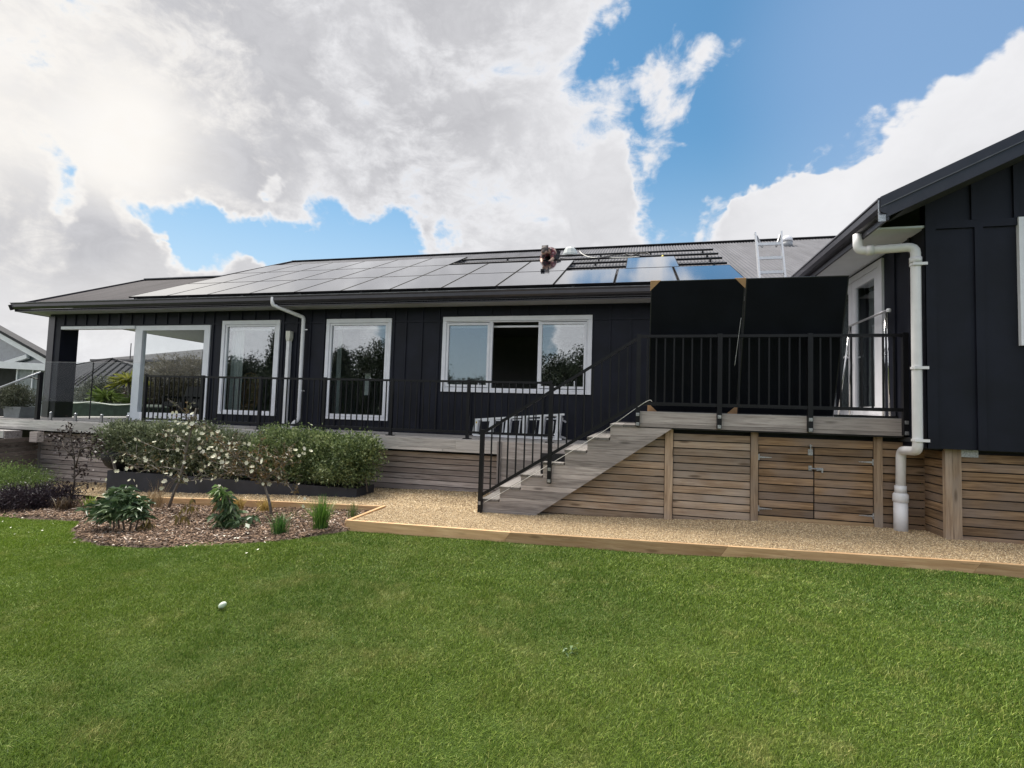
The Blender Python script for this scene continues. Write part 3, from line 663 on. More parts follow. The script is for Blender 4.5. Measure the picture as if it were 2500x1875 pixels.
# base skirting under the wing
def slats(mb,x0,x1,y,z0,z1,pitch=.094,gap=.013,th=.02,axis='x',zf=None):
    z=z1
    while z>z0:
        zb=max(z-pitch+gap,z0)
        # real boards have butt joints
        if axis=='x': mb.box(x0,x1,y,y+th,zb,z)
        else: mb.box(y,y+th,x0,x1,zb,z)
        z-=pitch
mb=MB(); slats(mb,3.26,8.5,6.42,-1.25,-.30,.0955); mb.build('base_skirting',W_slat,house)
mb=MB(); slats(mb,6.445,6.86,3.215,-1.25,-.19,.094,axis='y'); mb.build('base_skirting',W_slaty,house)
B('base_post',W_postz,[(3.195,3.255,6.385,6.44,-1.25,-.25),(3.258,3.345,6.395,6.419,-1.25,-.25)])
B('pile_block',M_galv,[(3.33,3.50,6.40,6.55,-.33,-.252)])
B('underfloor_shade_panels',M_dark,[(3.25,11,6.47,6.5,-1.3,-.2),(3.01,11,6.42,9.4,-.27,-.252),(2.97,3.24,6.44,6.9,-.20,-.15),(3.236,3.246,6.46,6.95,-1.3,-.15),(2.8,3.24,6.88,6.895,-.6,-.1)])  # dark panels added under the wing to stop light leaking through the slats
# drainpipes
def arc(pts,rad=.05,n=4):
    """round the corners of a polyline"""
    pts=[Vector(p) for p in pts]; out=[pts[0]]
    for a,b_,c_ in zip(pts,pts[1:],pts[2:]):
        u=(a-b_).normalized()*rad; v=(c_-b_).normalized()*rad
        for i in range(n+1):
            t_=i/n; out.append((b_+u)*(1-t_)**2+b_*2*t_*(1-t_)+(b_+v)*t_**2)
    out.append(pts[-1]); return out
dp=MB().tube(arc([(2.42,6.48,2.14),(2.42,6.48,1.945),(2.91,6.31,1.92),(2.91,6.31,-.285),(2.925,6.70,-.30),(2.925,6.72,-.84)],.075),.048,14).build('drainpipe',M_pvc,house,smooth=True)
MB().tube([(2.925,6.72,-.70),(2.925,6.72,-.78)],.058,14).tube([(2.925,6.72,-.78),(2.925,6.72,-.80),(2.925,6.72,-.88),(2.925,6.72,-.885)],[.06,.076,.076,.070],14).tube([(2.925,6.72,-.88),(2.925,6.72,-1.25)],.068,14).build('pipe_socket',M_pvc,dp,smooth=True)
for z in (1.72,.60,-.17): MB().box(2.86,2.995,6.25,6.262,z-.015,z+.015).tube([(2.91,6.31,z-.012),(2.91,6.31,z+.012)],.057,14).build('pipe_clip',M_pvc,dp)
MB().tube([(2.50,6.452,1.941),(2.56,6.432,1.938)],.058,14).build('pipe_collar',M_pvc,dp,smooth=True); MB().tube([(2.91,6.31,1.80),(2.91,6.31,1.74)],.057,14).build('pipe_collar',M_pvc,dp,smooth=True)
dp=MB().tube(arc([(-7.35,8.98,2.21),(-7.35,8.98,2.05),(-6.90,9.40,1.86),(-6.90,9.40,-.31),(-6.99,9.34,-.40),(-6.99,9.34,-.49)],.05),.040,12).build('drainpipe',M_pvc,house,smooth=True)
for z in (1.6,.3): MB().box(-6.87,-6.80,9.40,9.41,z-.012,z+.012).build('pipe_clip',M_pvc,dp)
dp=MB().box(-7.285,-7.215,9.39,9.475,-.49,1.36).build('vent_pipe',M_pvc,house); MB().prism([(-7.30,1.57),(-7.195,1.57),(-7.195,1.44),(-7.215,1.36),(-7.285,1.36),(-7.30,1.44)],9.375,9.482,'y').build('vent_cap',simple('cream_plastic',(.62,.60,.52),.5),dp)

# wicker chair inside the left window
ch=thing('wicker_chair','round-backed tan wicker chair standing inside the left tall window','chair',(-8.80,10.05,-.47))
mb=MB(); c0=Vector((-8.80,10.15,.25))
for rr_ in (.40,.30,.20,.10):
    mb.tube([c0+Vector((math.cos(a)*rr_*.72,.03*math.sin(a*2),math.sin(a)*rr_*1.15)) for a in [2*math.pi*i/28 for i in range(29)]],.022 if rr_>.35 else .012,6,cap=False)
for i in range(22):
    a=2*math.pi*i/22; mb.tube([c0,c0+Vector((math.cos(a)*.29,.0,math.sin(a)*.46))],.009,5)
mb.lathe((-8.80,10.17,.25),[(.001,-.0),(.0,0)],3)
Mw=simple('tan_wicker',(.46,.27,.12),.7,var=.25,nscale=30)
mb.build('backrest',Mw,ch)
MB().lathe((-8.80,9.98,-.05),[(.23,-.04),(.26,0),(.23,.03)],20).build('seat',Mw,ch)
MB().lathe((-8.80,9.98,-.47),[(.26,0),(.14,.22),(.22,.40)],16).build('base',Mw,ch)
MB().prism([(-8.80+.27*math.cos(a),.25+.42*math.sin(a)) for a in [2*math.pi*i/24 for i in range(24)]],10.19,10.195,'y').build('woven_panel',Mw,ch)
# ---------------------------------------------------------------- solar panels
PX=1.0976; PY=1.53; PW=1.070; PL=1.668
cs,sn=math.cos(SLOPE),math.sin(SLOPE)
def slopept(x,s,h):     # s along slope from y=9.2 ; h normal offset above panel line bottom
    return (x,9.2+s*cs-h*sn,2.366-.036+s*sn+h*cs)
def panel_mesh(x0,s0,root,wd=PW,ln=PL,pt=slopept):
    fr=MB();fw=.012
    def bar(xa,xb,sa,sb,h0,h1,mb):
        vs=[pt(x,s,h) for x in (xa,xb) for s in (sa,sb) for h in (h0,h1)]
        mb.add(vs,[(0,1,3,2),(4,6,7,5),(0,4,5,1),(2,3,7,6),(0,2,6,4),(1,5,7,3)])
    bar(x0,x0+wd,s0,s0+fw,0,.036,fr);bar(x0,x0+wd,s0+ln-fw,s0+ln,0,.036,fr)
    bar(x0,x0+fw,s0+fw+.0005,s0+ln-fw-.0005,0,.036,fr);bar(x0+wd-fw,x0+wd,s0+fw+.0005,s0+ln-fw-.0005,0,.036,fr)
    fr.build('frame',M_pframe,root)
    gl=MB(); bar(x0+fw,x0+wd-fw,s0+fw,s0+ln-fw,.006,.0345,gl); gl.build('glass',M_pv,root)
ORD=['leftmost','second from the left','third from the left','fourth from the left','fifth from the left','sixth from the left','seventh from the left','eighth from the left','ninth from the left','tenth from the left','eleventh from the left','rightmost']
def place_panel(x0,row,label,dx=0):
    p=slopept(x0,row*1.70,0)
    root=thing('solar_panel',label,'solar panel',p,'solar panels fixed on the roof')
    if place_panel.src is None:
        panel_mesh(x0,row*1.70,root); place_panel.src=root
    else:
        for chd in place_panel.src.children:
            c=chd.copy(); C.objects.link(c); c.parent=root
    return root
place_panel.src=None
X0=-3.71+.01
for i in range(12):
    bl=' reflecting blue' if i>=10 else ' reflecting cloud'
    place_panel(X0+PX*(i-7),0,f'solar panel{bl}, {ORD[i]} in the bottom roof row')
for i in range(9):
    o=ORD[i] if i<8 else 'the one ending the joined run, beside the bare rails,'
    place_panel(X0+PX*(i-7),1,f'solar panel reflecting cloud, {o} in the middle roof row' if i<8 else 'black solar panel ending the joined middle row, in front of the crouching worker')
place_panel(-.265,1,'lone blue-reflecting solar panel standing apart in the middle roof row')
for i in range(6):
    o=ORD[i] if i<5 else 'rightmost'
    place_panel(X0+PX*(i-7),2,f'black solar panel, {o} in the top row under the ridge')
# rails on feet
rail_l=['upper bare black mounting rail just under the ridge','second bare black mounting rail from the ridge','short bare black mounting rail above the lone panel','lowest black mounting rail behind the bottom panel row']
for k,(y,xa,xb) in enumerate(((13.45,-11.2,1.81),(12.66,-11.2,1.82),(11.95,-11.2,1.80),(11.2,-11.2,1.78))):
    zz=zr(y)+.075
    rt=thing('mounting_rail',rail_l[k],'rail',(xa,y,zr(y)),'black rails for the solar panels')
    MB().beam((xa,y,zz),(xb,y,zz),.04,.045,(0,-sn,cs)).build('rail',M_blackm,rt)
    x=xb-.25
    while x>-5.2:
        MB().beam((x,y-.01,zr(y)),(x,y-.01,zz),.04,.05,(0,1,0)).build('rail_foot',M_blackm,rt); x-=1.27
rt=thing('mounting_rail','black rail under the front edge of the bottom panel row by the gutter','rail',(-11.3,9.45,zr(9.45)),'black rails for the solar panels')
zz=zr(9.45)+.06; MB().beam((-11.35,9.3,zr(9.3)+.06),(1.8,9.3,zr(9.3)+.06),.04,.05,(0,-sn,cs)).build('rail',M_blackm,rt)
for i in range(10): MB().box(-11.2+i*1.43,-11.15+i*1.43,9.2,9.3,zr(9.25),zr(9.25)+.07).build('rail_foot',M_blackm,rt)
# cables and chain lying on the roof
def cable(name,pts,rad,m,label,cat):
    # catmull-rom
    P_=[Vector(p) for p in pts]; out=[]
    for i in range(len(P_)-1):
        p0=P_[max(i-1,0)];p1=P_[i];p2=P_[i+1];p3=P_[min(i+2,len(P_)-1)]
        for j in range(8):
            t_=j/8; out.append(.5*((2*p1)+(p2-p0)*t_+(2*p0-5*p1+4*p2-p3)*t_*t_+(3*p1-p0-3*p2+p3)*t_**3))
    out.append(P_[-1])
    return tag(MB().tube(out,rad,6).build(name,m,smooth=True),label,cat)
rg=random.Random(3)
def onroof(x,y,h=.03): return (x,y,zr(y)+h)
cable('cable',[onroof(-2.2,13.6),onroof(-1.9,13.2),onroof(-1.5,12.95),onroof(-1.0,13.1),onroof(-.6,13.5),onroof(-.2,13.3),onroof(.1,13.7)],.012,M_rubber,'black cable looping over the roof beside the pale skylight','cable')
cable('cable',[onroof(.0+rg.uniform(-.35,.35),13.1+rg.uniform(-.45,.45),.02+rg.random()*.1) for _ in range(14)],.012,M_rubber,'tangle of black cable between the roof rails above the lone panel','cable')
cable('rope',[onroof(-1.6,13.95,.12),onroof(-1.45,13.4,.1),onroof(-1.2,12.9,.08),onroof(-.9,12.7,.08),onroof(-.3,12.6,.08),onroof(.3,12.72,.08)],.011,M_cord,'pale twisted rope trailing down from the skylight','rope')
tag(MB().lathe((.55,12.5,zr(12.5)+.02),[(.03,0),(.035,.06),(.02,.08),(.01,.10)],10).build('yellow_tool',simple('yellow_plastic',(.75,.62,.06),.5)),'small yellow tool lying between the roof rails','tool')
tag(MB().box(-2.06,-1.98,10.70,10.76,zr(10.73)+.12,zr(10.73)+.16).build('panel_clamp',M_blackm),'small black clamp on the joint below the crouching worker','clamp')
# panel on wing roof
def wpt(x,s,h):
    a=math.atan(.4707); px=2.72+s*math.cos(a)-h*math.sin(a); return (px,7.45+x,zw(2.72)+.10+s*math.sin(a)+h*math.cos(a))
rt=thing('solar_panel','dark solar panel edge seen above the wing gutter','solar panel',wpt(0,0,0)); panel_mesh(0,0,rt,1.2,1.6,wpt)
MB().box(2.74,2.80,7.38,7.44,zw(2.75)+.02,zw(2.75)+.16).build('end_clamp',M_white,rt)
# ---- two panels leaning against the balcony rail
def lean(x0,label,card):
    b0=Vector((0,7.06,.062)); up=(Vector((0,6.55,1.687))-b0).normalized(); nrm_=Vector((0,-up.z,up.y))  # toward viewer
    if nrm_.y>0: nrm_=-nrm_
    def pt(x,s,h): q=b0+up*s+nrm_*h; return (x,q.y,q.z)
    rt=thing('solar_panel',label,'solar panel',(x0,7.06,.06),'solar panels leaning on the balcony rail')
    fr=MB()
    def bar(mb,xa,xb,sa,sb,h0,h1):
        vs=[pt(x,s,h) for x in (xa,xb) for s in (sa,sb) for h in (h0,h1)]
        mb.add(vs,[(0,1,3,2),(4,6,7,5),(0,4,5,1),(2,3,7,6),(0,2,6,4),(1,5,7,3)])
    W_=1.098;L_=1.705
    bar(fr,x0,x0+W_,0,.012,-.03,.002);bar(fr,x0,x0+W_,L_-.012,L_,-.03,.002);bar(fr,x0,x0+.011,.0125,L_-.0125,-.03,.002);bar(fr,x0+W_-.011,x0+W_,.0125,L_-.0125,-.03,.002)
    fr.build('frame',simple('panel_edge_black',(.022,.022,.026),.4,spec=.4),rt)
    g=MB(); bar(g,x0+.011,x0+W_-.011,.012,L_-.012,-.022,.0); g.build('cell_sheet',M_cell,rt)
    if card:
        for (cx_,sx_,cs_,ss) in ((x0-.006,1,L_+.006,-1),(x0+W_+.006,-1,L_+.006,-1),(x0-.006,1,-.004,1),(x0+W_+.006,-1,-.004,1)):
            s_=.125; mb=MB()
            A=[(cx_,cs_),(cx_+sx_*s_,cs_),(cx_,cs_+ss*s_)]
            v=[pt(a,b_,.006) for a,b_ in A]+[pt(a,b_,-.036) for a,b_ in A]
            mb.add(v,[(0,1,2),(5,4,3),(0,3,4,1),(1,4,5,2),(2,5,3,0)]); mb.build('cardboard_corner',M_card,rt)
    return rt
lean(.153,'black solar panel with cardboard corner guards leaning on the balcony rail',True)
lean(1.262,'plain black solar panel leaning on the balcony rail nearest the white door',False)
cable('white_strap',[(1.215,6.60,1.22),(1.19,6.61,1.0),(1.15,6.62,.64)],.0022,simple('grey_white_strap',(.45,.45,.45),.8),'thin white strap hanging between the two leaning panels','strap')
# ---------------------------------------------------------------- decks
def deckboards(mb,x0,x1,y0,y1,z,pitch=.14,gap=.006,th=.032):
    y=y0
    while y<y1-.01:
        yb=min(y+pitch-gap,y1); xa=x0
        while xa<x1:
            xb=min(xa+random.uniform(2.8,5.4),x1)
            if x1-xb<.5: xb=x1
            mb.box(xa,xb-.003,y,yb,z-th,z); xa=xb
        y+=pitch
deck=thing('timber_deck','long weathered grey timber deck running along the black wall','deck',(-7,8.05,-1.5))
mb=MB(); deckboards(mb,-14.6,-.32,8.055,9.495,-.49); deckboards(mb,-14.6,-9.36,9.50,14.4,-.49); mb.build('deck_boards',W_deckg,deck)
def fascia(mb,x0,x1,y,zt,hs=(.155,.045),gap=.003):
    z=zt
    for h in hs:
        xa=x0
        while xa<x1:
            xb=min(xa+random.uniform(3.,5.),x1)
            if x1-xb<.6: xb=x1
            mb.box(xa,xb-.002,y-.025,y,z-h,z); xa=xb
        z-=h+gap
mb=MB(); fascia(mb,-14.6,-2.16,8.05,-.492); mb.build('fascia',W_fasl,deck)
mb=MB(); slats(mb,-12.35,-2.16,8.30,-1.80,-.755,.0945); o=mb.build('skirting',W_slatg,deck)
B('skirting_post',wood('grey_post',GREY,'z'),[(-12.44,-12.36,8.26,8.34,-1.85,-.72)],deck); B('skirting_post',bpy.data.materials['grey_post'],[(-2.17,-2.11,8.0,8.06,-1.5,-.49)],deck)
B('under_deck_shade',M_dark,[(-14,0,8.36,8.38,-1.9,-.53),(-14,0,8.1,9.4,-.60,-.56)],deck)  # dark sheets behind the slats stand in for shade below the deck
mb=MB()
z=-.495
while z>-1.45: mb.box(-2.108,-.30,8.03,8.055,z-.135,z); z-=.138
mb.build('side_boards',W_fascia,deck)
# left return wall and lower platform
mb=MB(); z=-.85
while z>-1.9:
    mb.beam((-12.40,8.28,z-.04),(-11.75,6.55,z-.04),.02,.084); mb.beam((-12.40,8.28,z-.04),(-14.6,6.6,z-.04),.02,.084) if 0 else None; z-=.094
mb.build('return_wall',wood('grey_return',((.10,.08,.07),(.24,.20,.18),(.16,.13,.115)),'y'),deck)
mb=MB(); fascia(mb,-15.5,-12.55,7.75,-.72,(.14,)); deckboards(mb,-15.5,-12.55,7.76,8.03,-.715); mb.build('lower_step',W_fasl,deck)
B('step_side',W_slatg,[(-12.55,-12.52,7.74,8.04,-.9,-.72)],deck); B('step_side',W_slatg,[(-12.1,-11.9,7.9,8.03,-.93,-.72)],deck)

rdeck=thing('raised_deck','raised weathered timber balcony with a slatted brown base and two small doors','balcony',(1.5,6.7,-1.25))
mb=MB(); deckboards(mb,.02,2.99,6.70,9.49,.057); mb.build('deck_boards',W_deckg,rdeck)
mb=MB()
mb.box(.02,.965,6.688,6.712,-.095,.05);mb.box(.968,1.965,6.688,6.712,-.095,.05);mb.box(1.968,2.95,6.688,6.712,-.095,.05); mb.box(.02,2.95,6.690,6.712,-.140,-.098)
mb.build('fascia',W_fascia,rdeck)
B('under_deck_shade',M_dark,[(.03,3.2,6.9,6.92,-1.35,.02),(.03,2.95,6.715,6.9,-.16,-.145),(-1.25,.03,6.9,6.92,-1.4,-.55)],rdeck)  # dark sheets paint the shade behind the balcony slats
SKY_=6.83
rows=[-.215-.094*i for i in range(12)]
def panelslats(name,x0,x1,m,z1=-.212,z0=-1.38,y=SKY_,parent=rdeck,cut=None):
    mb=MB(); z=z1
    while z>z0:
        zb=z-.081
        xa=x0
        if cut: xa=max(x0,cut(z)-.10)
        if xa<x1: mb.box(xa,x1,y,y+.02,max(zb,z0),z)
        z-=.094
    return mb.build(name,m,parent)
diag=lambda z:-1.30+(z+1.38)/(1.25)*1.77
panelslats('skirting',-1.45,.36,W_slatl,cut=diag); panelslats('skirting',.47,1.37,W_slatl)
panelslats('skirting',2.79,3.215,W_slat,z1=-.214)
B('skirting_post',W_postz,[(.365,.462,6.80,6.829,-1.4,-.16),(1.375,1.457,6.805,6.83,-1.35,-.16),(2.70,2.785,6.805,6.83,-1.3,-.16)],rdeck)
B('header_board',W_slat,[(1.46,2.698,SKY_,SKY_+.02,-.308,-.216)],rdeck)
B('sill_board',wood('sill_timber',((.30,.20,.11),(.45,.31,.18),(.36,.26,.15)),'x'),[(1.46,2.698,SKY_-.005,SKY_+.02,-1.26,-1.168)],rdeck)
for (a,b_,hx,sgn) in ((1.468,2.068,1.455,1),(2.082,2.692,2.705,-1)):
    d_=panelslats('access_door',a,b_,W_slat,z1=-.320,z0=-1.158,y=SKY_-.003)
    for hz_ in (-.46,-1.08):
        mb=MB(); mb.box(min(hx,hx+sgn*.02),max(hx,hx+sgn*.02),SKY_-.014,SKY_-.004,hz_-.035,hz_+.035)
        mb.add([(hx,SKY_-.012,hz_+.012),(hx,SKY_-.012,hz_-.012),(hx+sgn*.16,SKY_-.012,hz_-.003),(hx+sgn*.16,SKY_-.012,hz_+.003),(hx,SKY_-.006,hz_+.012),(hx,SKY_-.006,hz_-.012),(hx+sgn*.16,SKY_-.006,hz_-.003),(hx+sgn*.16,SKY_-.006,hz_+.003)],[(0,1,2,3),(4,5,6,7),(0,1,5,4),(2,3,7,6),(0,3,7,4),(1,2,6,5)])
        mb.build('hinge',M_galv,d_)
mb=MB(); mb.tube([(2.035,SKY_-.02,-.28),(2.035,SKY_-.02,-.385)],.008).box(2.01,2.06,SKY_-.014,SKY_-.004,-.41,-.34).box(2.02,2.05,SKY_-.03,SKY_-.004,-.30,-.29); mb.build('bolt',M_galv,rdeck)
mb=MB(); mb.tube([(2.03,SKY_-.02,-.565),(2.17,SKY_-.02,-.575)],.008).box(2.015,2.05,SKY_-.014,SKY_-.004,-.59,-.535).box(2.10,2.17,SKY_-.014,SKY_-.004,-.59,-.555).box(2.15,2.165,SKY_-.03,SKY_-.004,-.61,-.56); mb.build('bolt',M_galv,rdeck)

# ---------------------------------------------------------------- stairs
st=thing('timber_stairs','weathered timber stairs rising to the balcony with closed sides','stairs',(-1.9,6.7,-1.37))
SX=[-2.0,-1.76,-1.474,-1.18,-.894,-.606,-.318,.035]; SZ=[-1.185+.1773*k for k in range(8)]
W_tread=wood('stair_tread_timber',((.13,.12,.11),(.27,.25,.235),(.20,.185,.175)),'y',knots=False)
for k in range(7):
    yb=8.02 if k<=4 else 9.48
    mb=MB(); n=2; dxx=(SX[k+1]-SX[k]-.004)
    for j in range(n): mb.box(SX[k]-.008+j*dxx/n,SX[k]-.008+(j+1)*dxx/n-.005,6.69,yb,SZ[k]-.03,SZ[k])
    mb.build('tread',W_tread,st)
    mb=MB(); mb.box(SX[k]+.012,SX[k]+.03,6.715,yb,SZ[k]-.178,SZ[k]-.031); mb.build('riser',wood('stair_riser_timber',GREY,'y',knots=False) if k==0 else bpy.data.materials['stair_riser_timber'],st)
mb=MB(); mb.box(SX[7]-.02,SX[7]-.002,6.715,9.48,SZ[6]+.001,.02); mb.build('riser',bpy.data.materials['stair_riser_timber'],st)
mb=MB()
for k in range(8):
    zt=SZ[k]-(.031 if k<7 else .13); zb0=(SZ[k]-.1773) if k else -1.40
    if k==7: zb0=SZ[6]-.03
    for (zb,zt_) in ((zt-.108,zt),(zb0-.029,zt-.111)):
        if k==7: zb,zt_=zt-.04 if zt_==zt else zb0,zt_
        if zt_<=zb: continue
        xl_=SX[k]
        dg=lambda z:-1.30+(z+1.38)/(1.25)*1.77
        mb.prism([(xl_,zb),(dg(zb),zb),(dg(zt_),zt_),(xl_,zt_)],6.70 if k<7 else 6.705,6.725,'y')
mb.build('side_board',W_fascia,st)
# ---------------------------------------------------------------- railings
def railing_bits(root,xs_,y,top,bot,base,foot,bal=.113,postw=.05,slope=0,toprail=(.045,.035)):
    x0,x1=xs_[0],xs_[-1]
    tz=lambda x:top+slope*(x-x0); bz=lambda x:bot+slope*(x-x0)
    MB().beam((x0,y,tz(x0)-.018),(x1,y,tz(x1)-.018),toprail[0],toprail[1]).build('top_rail',M_blackm,root)
    MB().beam((x0,y,bz(x0)),(x1,y,bz(x1)),.035,.04).build('bottom_rail',M_blackm,root)
    for a,b_ in zip(xs_,xs_[1:]):
        n=max(1,round((b_-a)/bal)-0)
        for i in range(1,n):
            x=a+(b_-a)*i/n
            MB().box(x-.009,x+.009,y-.009,y+.009,bz(x)+.015,tz(x)-.03).build('baluster',M_blackm,root)
rl=thing('deck_railing','long black metal balustrade standing on the lower timber deck','railing',(-9.7,8.33,-.49))
MX=[-9.71,-8.31,-6.97,-5.59,-4.23,-2.795,-1.374]
railing_bits(rl,MX,8.33,.51,-.375,0,0,.117)
for x in MX:
    MB().box(x-.026,x+.026,8.304,8.356,-.486,.525).build('post',M_blackm,rl)
    MB().box(x-.065,x+.065,8.27,8.39,-.4885,-.476).build('base_plate',M_blackm,rl)
rl=thing('balcony_railing','black metal balustrade along the raised balcony in front of leaning panels','railing',(.02,6.66,.06))
BX=[.02,.985,1.983,2.955]
railing_bits(rl,BX,6.66,1.025,.155,0,0,.111)
for x in BX:
    p_=MB().box(x-.027,x+.027,6.633,6.686,-.13,1.035).build('post',M_blackm,rl)
    for z in (.015,-.105): MB().tube([(x,6.634,z),(x,6.622,z)],.013,8).box(x-.02,x+.02,6.629,6.633,z-.02,z+.02).build('bolt',M_galv,p_)
rl=thing('stair_railing','sloping black metal balustrade beside the timber stairs','railing',(-2.02,6.66,-1.37))
railing_bits(rl,[-2.0,-1.09,-.01],6.66,-.275,-1.13,0,0,.113,slope=.636)
p_=MB().box(-2.045,-1.99,6.633,6.686,-1.40,-.255).build('post',M_blackm,rl); MB().box(-2.035,-2.005,6.628,6.633,-1.26,-1.215).build('bracket',M_galv,p_)
p_=MB().box(-1.115,-1.062,6.633,6.686,-.92,.375).build('post',M_blackm,rl)
for z in (-.735,-.885): MB().tube([(-1.088,6.634,z),(-1.088,6.622,z)],.014,8).box(-1.108,-1.068,6.629,6.633,z-.02,z+.02).build('bolt',M_galv,p_)
# white cord down the stairs
cable('guide_rope',[(.19,6.62,.18),(.10,6.63,.165),(-.41,6.66,-.22),(-.90,6.66,-.55),(-1.40,6.68,-.88),(-1.65,6.69,-1.04),(-1.95,6.62,-1.22)],.003,M_cord,'thin white cord stretched down the side of the stairs','cord')
# glass balustrade
gbx=thing('glass_balustrade','frameless clear glass balustrade on steel spigots at the far left of the deck','balustrade',(-11.2,8.3,-.49))
MB().box(-12.40,-11.10,8.29,8.302,-.41,.755).build('glass_panel',M_glassc,gbx); MB().box(-11.07,-9.80,8.29,8.302,-.41,.745).build('glass_panel',M_glassc,gbx)
MB().box(-11.085,-11.078,8.285,8.307,-.43,.755).build('panel_edge',M_rubber,gbx)
MB().box(-12.40,-9.80,8.287,8.305,.7555,.7595).build('panel_edge',M_galv,gbx)
M_chrome=simple('chrome',(.75,.75,.76),.12,1.,var=.05)
for x in (-12.15,-11.46,-10.755,-10.07):
    s_=MB().lathe((x,8.296,-.49),[(.045,0),(.045,.008),(.026,.01),(.026,.15)],14).build('spigot',simple('dark_spigot',(.15,.15,.15),.35,.5),gbx,smooth=True)
    MB().lathe((x,8.296,-.34),[(.028,0),(.028,.012),(.02,.022),(.001,.026)],14).build('spigot_cap',M_chrome,s_,smooth=True)
hp=thing('handrail_post','black post with sloping steel handrail at the far left deck stairs','handrail',(-12.5,8.3,-.49))
MB().box(-12.56,-12.49,8.26,8.33,-.49,.54).build('post',M_blackm,hp); MB().tube([(-12.50,8.28,.535),(-13.06,7.9,.16),(-14.6,6.9,-.86)],.022,8).build('handrail',simple('grey_handrail',(.42,.43,.45),.3,.6),hp,smooth=True)
MB().tube([(-12.52,8.27,.37),(-12.66,8.18,.42)],.012,6).build('rail_bracket',M_blackm,hp)
# ---------------------------------------------------------------- foliage tools
def leaves(centers,dirs,L,Wd,seed=0,curl=.25,rnd=None):
    """folded diamond leaves: centres (n,3), unit directions (n,3)"""
    rg=np.random.default_rng(seed); n=len(centers)
    L=np.broadcast_to(L,n)*rg.uniform(.65,1.25,n); Wd=np.broadcast_to(Wd,n)*rg.uniform(.7,1.2,n)
    u=dirs/np.linalg.norm(dirs,axis=1,keepdims=True)
    q=rg.normal(size=(n,3)); v=np.cross(u,q); v/=np.linalg.norm(v,axis=1,keepdims=True); w3=np.cross(u,v)
    b=centers; tip=centers+u*L[:,None]-np.array([0,0,1])*(curl*L)[:,None]
    mid=centers+u*(L*.5)[:,None]
    l=mid+v*(Wd/2)[:,None]+w3*(Wd*.18)[:,None]; r=mid-v*(Wd/2)[:,None]+w3*(Wd*.18)[:,None]
    V=np.stack([b,l,tip,r],1).reshape(-1,3); i=np.arange(n)*4
    F=np.concatenate([np.stack([i,i+1,i+2],-1),np.stack([i,i+2,i+3],-1)])
    rv=np.repeat(rg.random(n) if rnd is None else rnd,4)
    return V,F,rv
def cat_(lst):
    V=[];F=[];Rr=[];o=0
    for a,b_,c_ in lst: V.append(a);F.append(b_+o);Rr.append(c_);o+=len(a)
    return np.concatenate(V),np.concatenate(F),np.concatenate(Rr)
def bush_leaves(x0,x1,y0,y1,z0,z1,nclump,per,L,Wd,seed,sig=.06,top=.5,round_=.35,up=.5,core=.35):
    rg=np.random.default_rng(seed); c=np.array([(x0+x1)/2,(y0+y1)/2,(z0+z1)/2]); h=np.array([(x1-x0)/2,(y1-y0)/2,(z1-z0)/2])
    d=rg.normal(size=(nclump,3)); p=2+2*(1-round_)*3
    d/=(np.abs(d)**p).sum(1,keepdims=True)**(1/p)
    rad=rg.uniform(.72,1.0,(nclump,1)); k=rg.random(nclump)<core; rad[k]=rg.uniform(.2,.75,(k.sum(),1))
    cc=c+d*rad*h
    out=np.repeat(d*h/np.linalg.norm(h),per,0); out/=np.linalg.norm(out,axis=1,keepdims=True)+1e-6
    shade=np.repeat(rg.uniform(-.25,.55,nclump),per)
    pos=np.repeat(cc,per,0)+rg.normal(0,sig,(nclump*per,3))
    dr=out*.6+rg.normal(0,.55,(nclump*per,3))+np.array([0,0,up])
    rn=np.clip(shade+rg.uniform(0,.55,nclump*per),0,1)
    return leaves(pos,dr,L,Wd,seed+1,.15,rn)
M_hedge=leafmat('hedge_leaves',((.06,.075,.04),(.19,.225,.12),(.42,.45,.30)),.4)
M_hedge2=leafmat('bright_hedge_leaves',((.05,.08,.028),(.20,.26,.10),(.44,.49,.25)),.4)
# planter with hedge shrubs
pl=thing('planter_box','long low charcoal painted timber planter under the hedge','planter',(-6.7,7.3,-1.5))
mb=MB()
for (xa,xb) in ((-9.22,-6.9),(-6.898,-4.27)): mb.add([(xa,7.30,gz(xa)-.05),(xb,7.30,gz(xb)-.05),(xb,7.30,-1.285),(xa,7.30,-1.285),(xa,7.33,gz(xa)-.05),(xb,7.33,gz(xb)-.05),(xb,7.33,-1.285),(xa,7.33,-1.285)],[(0,1,2,3),(7,6,5,4),(0,3,7,4),(1,5,6,2),(3,2,6,7)])
mb.box(-4.269,-4.24,7.30,7.85,-1.5,-1.285); mb.box(-9.24,-9.221,7.30,7.85,-1.75,-1.285); mb.box(-9.22,-4.27,7.82,7.85,-1.7,-1.285)
mb.build('planter_wall',M_planter,pl)
MB().box(-9.2,-4.275,7.335,7.81,-1.4,-1.33).build('soil',simple('dark_soil',(.03,.022,.016),.95),pl)
def shrub(name,label,cat,stems,leafsets,mleaf,mstem=M_bark,group=None,srad=.012):
    x,y,z=stems[0][0]; root=thing(name,label,cat,(x,y,z),group)
    mb=MB()
    for s_ in stems: mb.tube(s_,[srad*(1-.6*i/(len(s_)-1)) for i in range(len(s_))],6)
    mb.build('stem',mstem,root,smooth=True)
    V,F,rv=cat_(leafsets); mesh_obj('foliage',V,F,mleaf,root,rv)
    return root
